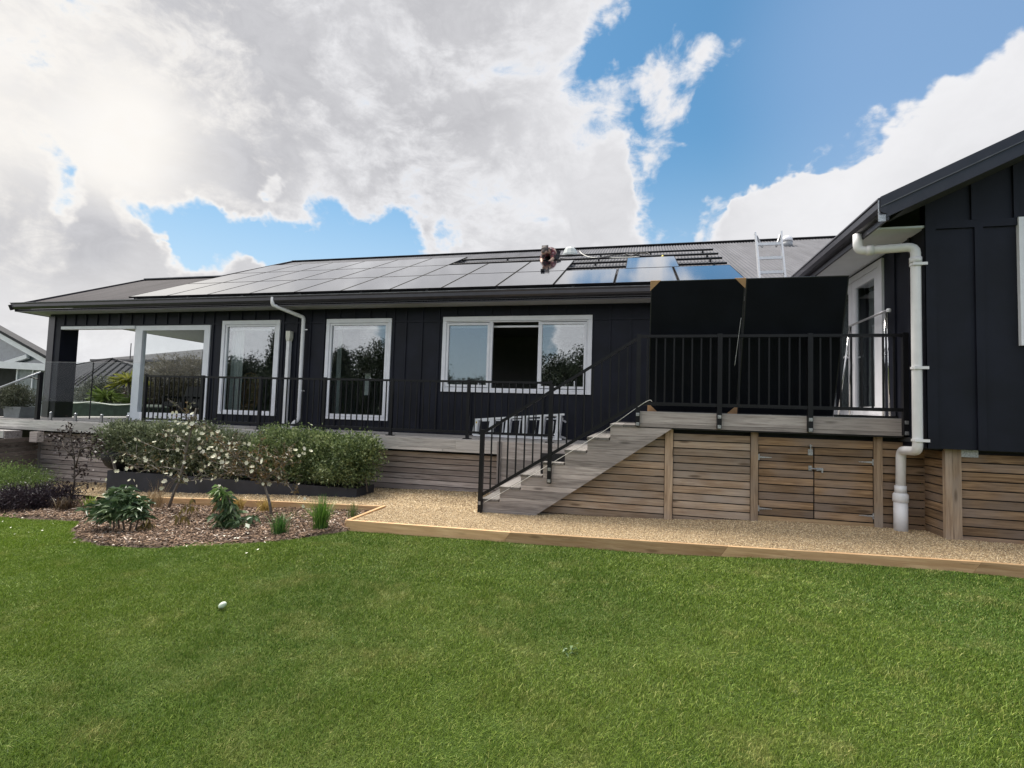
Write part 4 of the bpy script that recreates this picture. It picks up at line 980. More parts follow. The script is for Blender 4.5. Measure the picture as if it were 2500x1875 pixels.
def stems_for(x0,x1,y,z0,z1,n,seed):
    rg=random.Random(seed); return [[(x0+(x1-x0)*(i+.5)/n,y,z0),(x0+(x1-x0)*(i+.5)/n+rg.uniform(-.06,.06),y+rg.uniform(-.05,.05),(z0+z1)/2),(x0+(x1-x0)*(i+.5)/n+rg.uniform(-.15,.15),y+rg.uniform(-.08,.08),z1)] for i in range(n)]
HG='evergreen hedge shrubs in the long planter'
for k,(x0,x1,zt,mt,lab,cl,z0_) in enumerate((
 (-9.66,-8.75,-.46,M_hedge,'clipped grey-green hedge shrub at the left end, over the round black pot',520,-1.12),
 (-8.95,-7.85,-.42,M_hedge,'clipped grey-green hedge shrub left of the tall flowering tree tip',520,-1.22),
 (-8.0,-7.05,-.44,M_hedge,'clipped grey-green hedge shrub behind the tall flowering tree',470,-1.22),
 (-7.2,-6.40,-.58,M_hedge,'lower hedge shrub left of the gap where the deck shows',360,-1.22),
 (-6.35,-5.55,-.44,M_hedge2,'bright green hedge shrub just right of the gap in the hedge',430,-1.22),
 (-5.75,-4.98,-.45,M_hedge2,'bright green hedge shrub second from the right end',400,-1.24),
 (-5.12,-4.72,-.50,M_hedge2,'narrow hedge shrub between the two right-hand bushes',240,-1.2))):
    shrub('hedge_shrub',lab,'shrub',stems_for(x0+.15,x1-.15,7.58,-1.36,zt-.4,3,k),[bush_leaves(x0,x1,7.30,7.88,z0_,zt,cl,26,.054,.023,40+k,.05,round_=.25,up=.8)],mt,group=HG)
shrub('hedge_shrub','loose rounded bright green bush at the right end of the planter','shrub',stems_for(-4.75,-4.1,7.5,-1.36,-.8,5,9),[bush_leaves(-4.74,-4.04,7.22,7.82,-1.20,-.48,300,28,.060,.024,60,.06,round_=.8),bush_leaves(-4.95,-4.3,7.15,7.5,-1.2,-.85,120,30,.048,.016,61,.06,round_=.9)],M_hedge2,group=HG)
# round black pot and hose fitting at the left end
pt_=thing('round_pot','round black pot at the left end of the hedge','pot',(-9.25,7.55,-1.25))
MB().lathe((-9.30,7.55,-1.29),[(.10,0),(.20,.07),(.27,.20),(.28,.32),(.25,.33),(.24,.28)],24).build('bowl',M_rubber,pt_,smooth=True)
MB().beam((-9.05,7.30,-1.29),(-9.16,7.30,-1.03),.04,.02).build('prop_stake',M_bark,pt_)
cable('hose',[(-9.62,8.2,-.95),(-9.70,8.15,-1.02),(-9.72,8.12,-1.12),(-9.72,8.12,-1.2)],.012,M_rubber,'short black hose hanging on the slatted base left of the planter','hose')
hf=thing('hose_connector','black and orange hose connector hanging left of the planter','hose connector',(-9.72,8.12,-1.35))
MB().lathe((-9.72,8.12,-1.30),[(.02,0),(.028,.03),(.028,.10),(.015,.12)],10).build('body',M_rubber,hf); MB().lathe((-9.72,8.12,-1.345),[(.024,0),(.03,.01),(.03,.045)],10).build('collar',simple('orange_plastic',(.55,.10,.03),.5),hf)

# ---------------------------------------------------------------- flowering trees
M_flw=leafmat('cream_petals',((.55,.54,.38),(.72,.70,.54),(.82,.80,.68)),.5,.2)
M_tl=leafmat('flowering_tree_leaves',((.04,.05,.02),(.10,.10,.04),(.22,.13,.06)),.4)
M_tl2=leafmat('bronze_tree_leaves',((.05,.05,.022),(.15,.11,.045),(.26,.15,.07)),.4)
def flower_mesh(root,c,seed):
    rg=np.random.default_rng(seed); V=[];F=[]
    ax=rg.normal(size=3)*.5+np.array([0,-.9,.3]); ax/=np.linalg.norm(ax); u=np.cross(ax,[0,0,1]);u/=np.linalg.norm(u);v=np.cross(ax,u)
    nb=6; s=rg.uniform(.019,.033)
    for i in range(nb):
        a=2*np.pi*i/nb+rg.uniform(-.2,.2); d=u*np.cos(a)+v*np.sin(a); e=-u*np.sin(a)+v*np.cos(a); o=len(V)
        V+= [c,c+d*s*.6+e*s*.42+ax*s*.25,c+d*s*1.15+ax*s*.45,c+d*s*.6-e*s*.42+ax*s*.25]; F.append((o,o+1,o+2,o+3))
    return mesh_obj('blossom',np.array(V),F,M_flw,root,[rg.random()]*len(V))
def flowering(label,branches,flowers,y,mleaf,seed,leafn):
    rg=random.Random(seed); rn=np.random.default_rng(seed)
    b0=branches[0][0]; root=thing('flowering_tree',label,'tree',(b0[0],y,b0[1]),'young trees with cream flowers')
    mb=MB(); ends=[]; allp=[]
    yo=0
    for bi,br in enumerate(branches):
        r0=.022 if bi==0 else .0075
        dy=0 if bi==0 else rg.uniform(-.28,.28)
        pts=[]
        for i,(x,z) in enumerate(br):
            pts.append((x+rg.uniform(-.012,.012),y+dy*i/max(1,len(br)-1),z))
        mb.tube(pts,[r0*(1-.62*i/(len(pts)-1)) for i in range(len(pts))],7)
        for i in range(len(pts)-1):
            for s_ in range(9): 
                t_=rg.random(); allp.append((Vector(pts[i]).lerp(Vector(pts[i+1]),t_),bi))
    tw=[]
    for (p,bi) in allp:
        if bi==0 and p.z<branches[0][1][1]+.1: continue
        if rg.random()<.62:
            q=p+Vector((rg.uniform(-.2,.2),rg.uniform(-.15,.15),rg.uniform(-.02,.24)))
            mb.tube([p,(p+q)/2+Vector((0,0,.02)),q],[.003,.0024,.0014],4); tw.append((p,q))
    mb.build('trunk',M_bark,root,smooth=True)
    P_=[];Dd=[]
    for _ in range(leafn):
        p,q=rg.choice(tw); t_=rg.random(); c=p.lerp(q,t_); P_.append(tuple(c)); Dd.append((rg.gauss(0,.6),rg.gauss(0,.6),rg.gauss(.3,.5)))
    V,F,rv=leaves(np.array(P_),np.array(Dd),.05,.022,seed,.2); mesh_obj('leaves',V,F,mleaf,root,rv)
    k=0
    for (x,z) in flowers:
        for _ in range(2 if rg.random()<.65 else 1):
            k+=1; flower_mesh(root,np.array((x+rg.uniform(-.035,.035),y-.18+rg.uniform(-.12,.14),z+rg.uniform(-.03,.03))),seed*100+k)
    return root
fA=[(-6.26,-.10),(-6.35,-.18),(-6.15,-.20),(-6.05,-.30),(-6.22,-.32),(-6.42,-.30),(-6.40,-.42),(-6.10,-.42),(-5.98,-.38),(-5.88,-.45),(-5.86,-.53),(-6.12,-.36),(-7.02,-.56),(-6.85,-.63),(-7.22,-.78),(-7.40,-.92),(-7.26,-.86),(-6.98,-.83),(-6.80,-.87),(-6.55,-.86),(-7.35,-1.05),(-7.50,-1.15),(-7.06,-.98),(-6.92,-1.02),(-6.40,-.70),(-6.28,-.76),(-6.42,-.90),(-6.10,-.83),(-6.0,-.74),(-6.45,-1.02),(-6.60,-1.04),(-6.20,-1.04),(-6.06,-1.08),(-5.98,-1.12),(-6.55,-1.22),(-6.48,-1.14),(-7.10,-1.28),(-7.06,-1.36),(-5.72,-1.20),(-5.90,-.92),(-7.05,-1.14),(-6.62,-1.16),(-6.70,-.52),(-5.7,-.66),(-5.58,-.60),(-6.32,-.55)]
flowering('taller young tree with cream flowers whose tip reaches the deck railing',
 [[(-6.60,-1.55),(-6.54,-1.36),(-6.46,-1.17),(-6.38,-.84),(-6.32,-.50),(-6.24,-.10)],[(-6.47,-1.18),(-6.72,-1.05),(-6.98,-.92),(-7.2,-.82),(-7.35,-.80)],[(-6.46,-1.17),(-6.2,-1.14),(-5.95,-1.09),(-5.72,-1.08),(-5.45,-1.02)],[(-6.2,-1.13),(-6.06,-.92),(-5.9,-.70),(-5.75,-.55)],[(-6.42,-1.0),(-6.8,-.98),(-7.2,-1.06),(-7.45,-1.12)],[(-6.34,-.6),(-6.6,-.5),(-6.9,-.55)],[(-6.30,-.4),(-6.1,-.35),(-5.92,-.45)],[(-6.38,-.8),(-6.1,-.72),(-5.8,-.45)],[(-6.36,-.70),(-6.75,-.72),(-7.1,-.6)],[(-6.28,-.3),(-6.42,-.2),(-6.38,-.12)]],fA,6.15,M_tl,5,800)
fB=[(-5.55,-.42),(-5.45,-.45),(-5.62,-.60),(-5.50,-.62),(-5.35,-.52),(-5.20,-.55),(-5.28,-.62),(-5.12,-.60),(-5.05,-.55),(-5.45,-.70),(-5.34,-.72),(-5.22,-.70),(-5.58,-.76),(-5.48,-.80),(-5.38,-.82),(-5.10,-.76),(-5.0,-.80),(-4.98,-.86),(-5.28,-.86),(-4.90,-.90),(-4.82,-.86),(-5.44,-1.0),(-5.18,-1.02),(-4.72,-1.05),(-4.55,-.82),(-4.42,-.72),(-4.30,-.66),(-4.22,-.62),(-4.36,-.60),(-4.12,-.58),(-4.62,-.66),(-4.70,-.75),(-4.16,-1.24),(-4.12,-1.20),(-4.08,-1.26),(-5.66,-.88),(-4.5,-.94),(-5.3,-.46),(-5.0,-.68),(-4.92,-.72)]
flowering('shorter spreading young tree with cream flowers, right one in the bed',
 [[(-4.70,-1.50),(-4.75,-1.30),(-4.83,-1.10),(-4.92,-1.0)],[(-4.85,-1.08),(-5.1,-.97),(-5.35,-.86),(-5.62,-.80)],[(-4.85,-1.08),(-4.68,-.92),(-4.45,-.78),(-4.15,-.62)],[(-5.0,-1.0),(-5.12,-.82),(-5.25,-.62),(-5.42,-.45)],[(-4.84,-1.09),(-4.62,-1.02),(-4.36,-1.02),(-4.15,-1.16)],[(-5.1,-.97),(-5.4,-1.0),(-5.75,-.92)],[(-4.75,-.98),(-4.82,-.80),(-4.95,-.62)],[(-4.55,-.84),(-4.5,-.7),(-4.3,-.55)],[(-5.2,-.9),(-5.45,-.7),(-5.6,-.55)],[(-4.95,-1.02),(-5.05,-.8),(-5.05,-.58)]],fB,5.95,M_tl2,6,1300)
# purple-leaved slender tree at left
M_purp=leafmat('dark_purple_leaves',((.018,.012,.012),(.045,.03,.03),(.11,.09,.09)),.45,.15,.3)
rt=thing('purple_tree','slender young tree with dark purple leaves at the left of the bed','tree',(-8.62,6.35,-1.68))
mb=MB(); yy=6.3
for s_ in ([(-8.65,yy,-1.68),(-8.62,yy,-1.3),(-8.66,yy,-.95),(-8.74,yy,-.7),(-8.84,yy,-.40)],[(-8.62,yy,-1.1),(-8.45,yy-.1,-.95),(-8.38,yy-.1,-.62)],[(-8.66,yy,-.95),(-8.9,yy,-.8),(-9.1,yy+.1,-.66)],[(-8.62,yy,-1.25),(-8.5,yy,-1.15),(-8.4,yy,-1.1)],[(-8.42,yy-.1,-.8),(-8.25,yy-.1,-.75),(-8.12,yy,-.72)],[(-8.6,yy,-1.4),(-8.35,yy-.1,-1.35),(-8.2,yy-.1,-1.3)]): mb.tube(s_,[.013*(1-.6*i/(len(s_)-1)) for i in range(len(s_))],6)
mb.build('trunk',M_barkd,rt,smooth=True)
rg=np.random.default_rng(77); cs_=np.array([(-8.84,yy,-.45),(-8.8,yy,-.58),(-9.05,yy,-.72),(-9.15,yy,-.66),(-8.95,yy,-.78),(-8.70,yy,-.72),(-8.58,yy,-.62),(-8.42,yy,-.66),(-8.3,yy,-.70),(-8.15,yy,-.72),(-8.15,yy,-.80),(-8.4,yy,-.82),(-8.55,yy,-.85),(-8.42,yy,-1.12),(-8.50,yy,-1.18),(-8.6,yy,-1.12),(-8.78,yy,-.9),(-8.25,yy,-1.32),(-8.70,yy,-1.42),(-8.38,yy,-.55),(-9.0,yy,-.6),(-8.35,yy,-.88),(-8.22,yy,-.88),(-8.75,yy,-1.45)])
c=np.repeat(cs_,24,0)+rg.normal(0,.055,(24*len(cs_),3)); V,F,rv=leaves(c,rg.normal(size=c.shape)+[0,0,.1],.06,.03,78); mesh_obj('leaves',V,F,M_purp,rt,rv)

# rhododendrons: whorls of large leaves
M_rho=leafmat('rhododendron_leaves',((.035,.070,.028),(.09,.145,.06),(.24,.31,.16)),.35,.12)
M_rhot=leafmat('young_rhododendron_leaves',((.09,.17,.04),(.17,.27,.08),(.26,.36,.14)),.4,.2)
def whorls(cs,n,L,Wd,seed,droop=.2,upz=.25):
    rg=np.random.default_rng(seed); P_=[];D_=[]
    for c in cs:
        a0=rg.uniform(0,6)
        for i in range(n):
            a=a0+2*np.pi*i/n*1.0+rg.uniform(-.25,.25); e=rg.uniform(-.5,.6)+upz
            D_.append((np.cos(a)*np.cos(e),np.sin(a)*np.cos(e),np.sin(e)-droop)); P_.append(c+rg.normal(0,.012,3))
    return leaves(np.array(P_),np.array(D_),L,Wd,seed+1,.28)
rg=np.random.default_rng(91)
d=rg.normal(size=(120,3)); d/=np.linalg.norm(d,axis=1,keepdims=True); d[:,2]=np.abs(d[:,2])*1.0-.15; d[:,1]=-np.abs(d[:,1])*.9+.2
cs=np.array((-6.02,4.98,-1.38))+d*np.array((.40,.32,.32))*rg.uniform(.6,1,(120,1))
shrub('rhododendron','broad rounded bush with large dark green leaves at the lawn edge of the bed','shrub',stems_for(-6.2,-5.8,5.0,-1.58,-1.2,5,3),[whorls(cs,10,.12,.036,92),whorls(np.array([(-5.98,4.95,-1.08),(-6.1,4.95,-1.10),(-6.30,4.9,-1.28),(-6.42,4.85,-1.36)]),8,.15,.04,94,.0,.2)],M_rho)
z_=np.linspace(0,1,9); cs=np.stack([-4.68-.20*z_,5.25+0*z_,-1.36+.30*z_],-1); cs=np.repeat(cs,3,0)+rg.normal(0,.025,(27,3))
low=np.stack([rg.uniform(-4.95,-4.42,22),rg.uniform(5.1,5.4,22),rg.uniform(-1.46,-1.32,22)],-1)
rr_=shrub('rhododendron','leaning rhododendron with a pale green top and drooping leaves','shrub',[[(-4.65,5.28,-1.5),(-4.70,5.26,-1.25),(-4.86,5.25,-1.02)],[(-4.65,5.28,-1.5),(-4.5,5.26,-1.38)],[(-4.65,5.28,-1.5),(-4.85,5.26,-1.38)]],[whorls(cs,7,.12,.038,96,.55,-.1),whorls(low,6,.11,.042,97,.35,-.1)],M_rho)
V,F,rv=whorls(np.array([(-4.88,5.23,-1.02),(-4.84,5.20,-1.05),(-4.90,5.22,-1.08),(-4.80,5.22,-1.10)]),8,.13,.036,98,.3,.0); mesh_obj('young_leaves',V,F,M_rhot,rr_,rv)
# dry wilted seedlings
M_dry=leafmat('wilted_leaves',((.09,.065,.025),(.20,.15,.045),(.27,.22,.06)),.6,.2)
for k,(x,y,hh,lab) in enumerate(((-5.62,5.55,.30,'tallest wilted brown seedling in the middle of the bark bed'),(-5.42,5.22,.22,'wilted yellow-brown seedling left of the tallest wilted one'),(-5.35,5.75,.24,'wilted brown seedling right of the tallest wilted one'),(-5.62,4.95,.13,'smallest wilted seedling near the lawn edge'))):
    z0=float(mzf(x)); s_=[[(x,y,z0),(x+.01,y,z0+hh*.6),(x+.03,y,z0+hh)],[(x,y,z0),(x-.06,y,z0+hh*.7)],[(x,y,z0+.03),(x+.08,y,z0+hh*.65)]]
    shrub('wilted_seedling',lab,'plant',s_,[whorls(np.array([(x+.03,y,z0+hh),(x-.06,y,z0+hh*.7),(x+.08,y,z0+hh*.65),(x+.01,y,z0+hh*.6)]),5,.09,.03,110+k,1.1,-.3)],M_dry,group='wilted seedlings in the bark bed',srad=.005)
# grass tufts
def tuft(label,x,y,z,h,spread,n,cols,seed,wid=.0065,cat='grass plant',name='grass_tuft',curve=.5):
    rg=np.random.default_rng(seed); a=rg.uniform(0,6.28,n); e=np.abs(rg.normal(0,.33,n))*spread; H=h*rg.uniform(.5,1.1,n)
    bx=x+rg.normal(0,.02*spread+.012,n);by=y+rg.normal(0,.02*spread+.012,n)
    V=[];S=5
    for k in range(S+1):
        t_=k/S; off=np.sin(e)*H*(t_+curve*t_**2.5); zz=z+H*(t_-curve*.45*t_**3*np.sin(e)*1.6)
        wv=wid*(1-t_**2)*.5+.0003; ca,sa=np.cos(a),np.sin(a)
        cx=bx+ca*off;cy=by+sa*off
        V.append(np.stack([cx-sa*wv,cy+ca*wv,zz],-1));V.append(np.stack([cx+sa*wv,cy-ca*wv,zz],-1))
    V=np.stack(V,1).reshape(-1,3); i=np.arange(n)*(2*S+2)
    F=np.concatenate([np.stack([i+2*k,i+2*k+1,i+2*k+3,i+2*k+2],-1) for k in range(S)])
    nm='tuft_'+'_'.join('%d'%(c_*1000) for c_ in cols[1])
    m=MATS.get(nm) or leafmat(nm,cols,.45); MATS[nm]=m
    o=mesh_obj(name,V,F,m,None,np.repeat(rg.random(n),2*S+2)); return tag(o,label,cat)
GR=((.045,.12,.018),(.12,.24,.035),(.25,.38,.08)); YL=((.30,.20,.05),(.45,.32,.09),(.60,.46,.18)); TN=((.18,.12,.06),(.34,.24,.13),(.48,.38,.24))
tuft('tallest bright green grass tuft near the timber corner',-3.62,5.45,-1.46,.40,.85,340,GR,201)
tuft('medium dark green grass tuft in front of the flowering tree',-3.92,5.12,-1.47,.24,.95,200,((.03,.09,.02),(.07,.17,.035),(.16,.27,.07)),202)
tuft('small green grass tuft against the timber edging',-3.56,6.05,-1.43,.22,.8,60,((.05,.09,.02),(.12,.18,.05),(.25,.28,.12)),203)
tuft('yellow grass tuft behind the leaning rhododendron',-5.5,6.25,-1.51,.20,1.3,170,YL,204)
tuft('yellow grass tuft left of the right flowering tree trunk',-5.02,6.22,-1.49,.20,1.3,170,YL,205)
tuft('tan arching grass tuft beside the left flowering tree trunk',-7.25,6.45,-1.6,.24,1.9,170,TN,206)
tuft('thin tan grass between the dark bush and purple tree',-6.95,5.5,-1.58,.22,1.9,150,TN,207)
tuft('tan feathery grass behind the large-leaved bush',-6.85,6.2,-1.58,.48,.9,70,TN,208,.003)
tuft('small lime green strappy plant at the purple tree',-8.15,6.2,-1.66,.18,1.5,60,((.12,.20,.02),(.28,.38,.06),(.40,.5,.12)),209,.012,'plant','strappy_plant')
tuft('dark bronze strappy clump right of the purple hedge',-8.35,6.0,-1.67,.20,1.7,110,((.05,.03,.02),(.12,.08,.05),(.22,.17,.10)),210,.012,'plant','strappy_plant')
# low shrubs left
shrub('purple_shrub','low spreading dark purple shrub at the left of the bed','shrub',stems_for(-9.8,-8.9,6.0,-1.72,-1.5,5,21),[bush_leaves(-9.75,-8.75,5.6,6.2,-1.76,-1.47,230,34,.045,.014,71,.06,round_=.8,up=.9),bush_leaves(-9.4,-8.45,5.9,6.4,-1.72,-1.42,180,34,.045,.014,72,.06,round_=.8,up=.9)],leafmat('purple_shrub_leaves',((.018,.012,.018),(.045,.03,.04),(.12,.10,.10)),.4,.15))
shrub('green_shrub','dense low green shrub at the far left edge','shrub',stems_for(-11.8,-10.6,6.9,-1.85,-1.6,5,22),[bush_leaves(-12.3,-10.15,6.3,7.3,-1.86,-1.30,480,44,.05,.011,73,.08,round_=.9,up=.8)],leafmat('green_shrub_leaves',((.06,.10,.025),(.17,.25,.07),(.34,.44,.15)),.45))

# ---------------------------------------------------------------- timber edging, egg
ed=thing('timber_edging','pale pine edging boards between the lawn and the gravel','edging',(-3.3,5.55,-1.5))
segs=[(-3.34,5.545,-1.355),(-1.42,5.535,-1.325),(.80,5.44,-1.250),(2.86,5.385,-1.183),(5.5,5.30,-1.16)]
for (a,b_) in zip(segs,segs[1:]):
    x0,y0,z0=a;x1,y1,z1=b_; th=.045; H_=.15
    mb=MB(); mb.add([(x0,y0,z0-H_),(x1-.003,y1,z1-H_),(x1+.10,y1,z1),(x0+.10 if x0>-3 else x0,y0,z0),(x0,y0+th,z0-H_),(x1-.003,y1+th,z1-H_),(x1+.10,y1+th,z1),(x0+.10 if x0>-3 else x0,y0+th,z0)],[(0,1,2,3),(7,6,5,4),(0,4,5,1),(1,5,6,2),(2,6,7,3),(3,7,4,0)])
    mb.build('edging_board',W_pine,ed,bevel=.003)
mb=MB(); mb.beam((-3.365,5.592,-1.44),(-3.40,6.615,-1.437),.045,.14); mb.build('edging_board',W_piney,ed,bevel=.003)
mb=MB(); mb.beam((-3.425,6.60,-1.445),(-6.0,6.60,-1.53),.045,.14,r=.5); mb.build('edging_board',W_pine,ed); mb=MB(); mb.beam((-6.003,6.60,-1.53),(-8.2,6.62,-1.645),.045,.14,r=.7); mb.build('edging_board',W_pine,ed)
mb=MB()
mb.lathe((-2.83,3.13,-1.462),[(.001,-.005),(.02,.0),(.029,.015),(.031,.03),(.027,.046),(.017,.058),(.001,.063)],20)
mb.v=[((x+2.83)*.72-2.83,(y-3.13)*.72+3.13,(z+1.462)*.72-1.458) for x,y,z in mb.v]
egg=mb.build('ball',simple('pale_stone',(.68,.76,.62),.5,var=.05,nscale=30),smooth=True)
vs=egg.data.vertices
for v in vs: v.co.x=(v.co.x+2.83)*1.22-2.83+ (v.co.z+1.43)*.5
tag(egg,'small pale oval ball lying on the lawn','ball')

# ---------------------------------------------------------------- ladders
M_lad=simple('ladder_aluminium',(.66,.67,.70),.38,.35,var=.06)
ld=thing('ladder','aluminium ladder rising above the leaning panels to the roof','ladder',(2.1,8.2,.06))
def lp(z): return 8.18+(z-.06)*.325
for sx in (1,-1):
    w0=.19
    MB().beam((2.10+sx*w0,lp(.06),.06),(2.10+sx*(w0-.0),lp(2.95),2.95),.028,.07,(0,-1,.3)).build('stile',M_lad,ld)
    MB().beam((2.10+sx*w0,lp(2.95),2.95),(2.10+sx*(w0+.012),lp(3.13)-.0,3.14),.026,.05,(0,-1,.3)).build('stile_tip',M_lad,ld)
    MB().beam((2.10+sx*(w0-.01),lp(3.07),3.08),(2.10+sx*(w0-.085),lp(2.88),2.86),.02,.025).build('hook',M_galv,ld)
z=.3
while z<2.95: MB().box(2.10-.175,2.10+.175,lp(z)-.02,lp(z)+.02,z-.025,z+.02).build('rung',M_lad,ld); z+=.262
ls=thing('step_ladder','pale aluminium step ladder lying on its side on the lower deck','ladder',(-2.1,9.2,-.48))
def quad(a,b_,w_,h_,nm='stile',m=M_aluw,p=ls,up=(0,0,1)): return MB().beam(a,b_,w_,h_,up).build(nm,m,p)
yA,yB=9.10,9.36
quad((-2.93,yA,-.46),(-1.28,yA,-.465),.06,.03); quad((-2.90,yA,-.17),(-1.24,yA,-.02),.06,.035)
for i,x in enumerate((-2.90,-2.60,-2.29,-1.98,-1.66,-1.36)):
    zt=-.17+(x+2.9)/1.66*.15
    mb=MB(); mb.add([(x-.05,yA-.03,-.455),(x+.03,yA-.03,-.455),(x+.065,yA-.03,zt),(x-.015,yA-.03,zt),(x-.03,yA+.05,-.455),(x+.05,yA+.05,-.455),(x+.085,yA+.05,zt),(x+.005,yA+.05,zt)],[(0,1,2,3),(7,6,5,4),(0,4,5,1),(1,5,6,2),(2,6,7,3),(3,7,4,0)])
    mb.build('step',M_aluw,ls)
quad((-2.85,yB,-.46),(-1.32,yB,-.44),.03,.025,'rear_stile'); quad((-2.85,yB,-.19),(-1.30,yB,-.10),.03,.025,'rear_stile')
for x in (-2.45,-2.13,-1.82,-1.50): quad((x,yB,-.45),(x+.02,yB,-.15),.02,.02,'rear_bar',M_aluw,ls,(1,0,0))
quad((-1.42,yA,-.05),(-1.25,yB,-.16),.02,.03,'brace'); quad((-1.42,yA+.02,-.38),(-1.24,yB,-.46),.02,.03,'brace')
MB().box(-2.885,-2.86,yA-.034,yA-.031,-.235,-.205).build('sticker',simple('yellow_sticker',(.70,.50,.05),.5),ls)
# folding frame by the white door
af=thing('clothes_airer','folding chrome tube frame standing against the white door','clothes airer',(2.86,7.3,.06))
xt,h_=2.86,1.33; ya_,yb_=6.86,7.90
MB().tube([(xt,ya_-.03,h_),(xt,yb_+.03,h_)],.014,8).build('top_bar',simple('grey_tube',(.35,.35,.37),.35,.6),af,smooth=True)
MB().lathe((xt+.01,ya_-.03,h_-.02),[(.02,0),(.026,.02),(.02,.04)],10).build('end_cap',M_white,af)
for (y,xa,xb) in ((yb_,2.70,2.84),(ya_,2.815,2.885)):
    MB().tube([(xt-.01,y,h_),(xa,y,.06)],.011,8).build('leg',M_chrome,af,smooth=True); MB().tube([(xt+.005,y,h_),(xb,y,.06)],.011,8).build('leg',M_chrome,af,smooth=True)
tag(MB().box(2.28,2.93,6.76,6.81,.058,.085).build('loose_bar',M_blackm),'short black metal bar lying on the balcony floor by the door','bar')

# ---------------------------------------------------------------- person crouching on the roof
def skinned(name,pts,edges,m,parent,root=0,sub=2):
    vs=[Vector(p[:3]) for p in pts]
    me=bpy.data.meshes.new(name); off=Vector(root_loc(parent)) if parent else Vector((0,0,0))
    me.from_pydata([v-off for v in vs],edges,[]); me.update()
    o=bpy.data.objects.new(name,me); C.objects.link(o); o.parent=parent
    md=o.modifiers.new('skin','SKIN'); md.use_smooth_shade=True
    for i,p in enumerate(pts):
        sv_=me.skin_vertices[0].data[i]; sv_.radius=(p[3],p[3] if len(p)<5 else p[4]); sv_.use_root=(i==root)
    sb=o.modifiers.new('sub','SUBSURF'); sb.levels=sub; sb.render_levels=sub
    me.materials.append(m); return o
def camo():
    m,t_,b=newmat('camouflage_shirt'); p=t_.pos(); n=t_.noise(p,9,3,.5,.4); n2=t_.noise(p,14,3,.5,.6)
    c=t_.mix(t_.ramp(n,.47,.53),(.045,.035,.035),(.17,.045,.055)); c=t_.mix(t_.ramp(n2,.57,.62),c,(.32,.25,.26)); t_.link(c,b.inputs['Base Color']); b.inputs['Roughness'].default_value=.9; return m
M_camo=camo(); M_skin=simple('skin',(.50,.32,.24),.55,var=.08); M_trou=simple('dark_work_trousers',(.02,.02,.024),.85); M_cap=simple('patterned_dark_cap',(.09,.075,.07),.85,var=.6,nscale=25)
py_=12.62; px_=-2.26; zb=zr(py_)
pr=thing('person','person in a dark camouflage shirt and cap crouching low on the roof behind the panels','person',(px_,py_,zb))
def L3(dx,dy,dz): return (px_+dx,py_+dy,zr(py_+dy)+dz)
J=[L3(.05,.46,.20)+(.135,),L3(.05,.26,.26)+(.13,),L3(.03,.06,.30)+(.14,),L3(.00,-.06,.32)+(.08,),L3(-.02,-.12,.34)+(.055,),L3(-.04,-.17,.37)+(.072,),L3(-.05,-.23,.36)+(.085,),L3(-.05,-.31,.31)+(.06,),
 L3(-.10,.0,.26)+(.058,),L3(-.13,-.12,.12)+(.046,),L3(-.09,-.27,.08)+(.035,),L3(-.08,-.33,.08)+(.03,),
 L3(.14,.02,.26)+(.058,),L3(.15,-.10,.12)+(.046,),L3(.09,-.25,.08)+(.035,),L3(.07,-.31,.08)+(.03,),
 L3(-.05,.30,.12)+(.085,),L3(-.07,.08,.07)+(.065,),L3(-.06,.52,.06)+(.055,),L3(-.06,.66,.05)+(.045,),
 L3(.14,.30,.12)+(.085,),L3(.13,.06,.07)+(.065,),L3(.14,.52,.06)+(.055,),L3(.14,.66,.05)+(.045,)]
E_=[(0,1),(1,2),(2,3),(3,4),(4,5),(5,6),(6,7),(2,8),(8,9),(9,10),(10,11),(2,12),(12,13),(13,14),(14,15),(0,16),(16,17),(17,18),(18,19),(0,20),(20,21),(21,22),(22,23)]
body=skinned('body',J,E_,M_skin,pr)
# clothes
sh=[(*J[i][:3],J[i][3]+.014) for i in (0,1,2,3,8,9,12,13)]; sh[3]=(*J[3][:3],.10)
skinned('shirt',sh,[(0,1),(1,2),(2,3),(2,4),(4,5),(2,6),(6,7)],M_camo,pr)
tr_=[(*J[i][:3],J[i][3]+.016) for i in (0,16,17,18,20,21,22)]
skinned('trousers',tr_,[(0,1),(1,2),(2,3),(0,4),(4,5),(5,6)],M_trou,pr)
skinned('cap',[(*L3(-.04,-.14,.405),.075),(*L3(-.05,-.22,.42),.085),(*L3(-.05,-.29,.385),.06),(*L3(-.055,-.36,.345),.035,.015)],[(0,1),(1,2),(2,3)],M_cap,pr,1,2)
for s_ in (-1,1):
    hx,hd=((-.08,-.33) if s_<0 else (.07,-.31))
    for f in range(5):
        a=-.5+f*.25+(s_*.1); ln=[.05,.07,.078,.07,.055][f]
        p0=L3(hx+math.sin(a)*.025,hd-.02,.088); p1=L3(hx+math.sin(a)*(.025+ln*.6),hd-.02-math.cos(a)*ln*.6,.092); p2=L3(hx+math.sin(a)*(.025+ln*.8),hd-.02-math.cos(a)*ln,.075)
        skinned('finger',[(*p0,.010),(*p1,.009),(*p2,.007)],[(0,1),(1,2)],M_skin,pr,0,1)

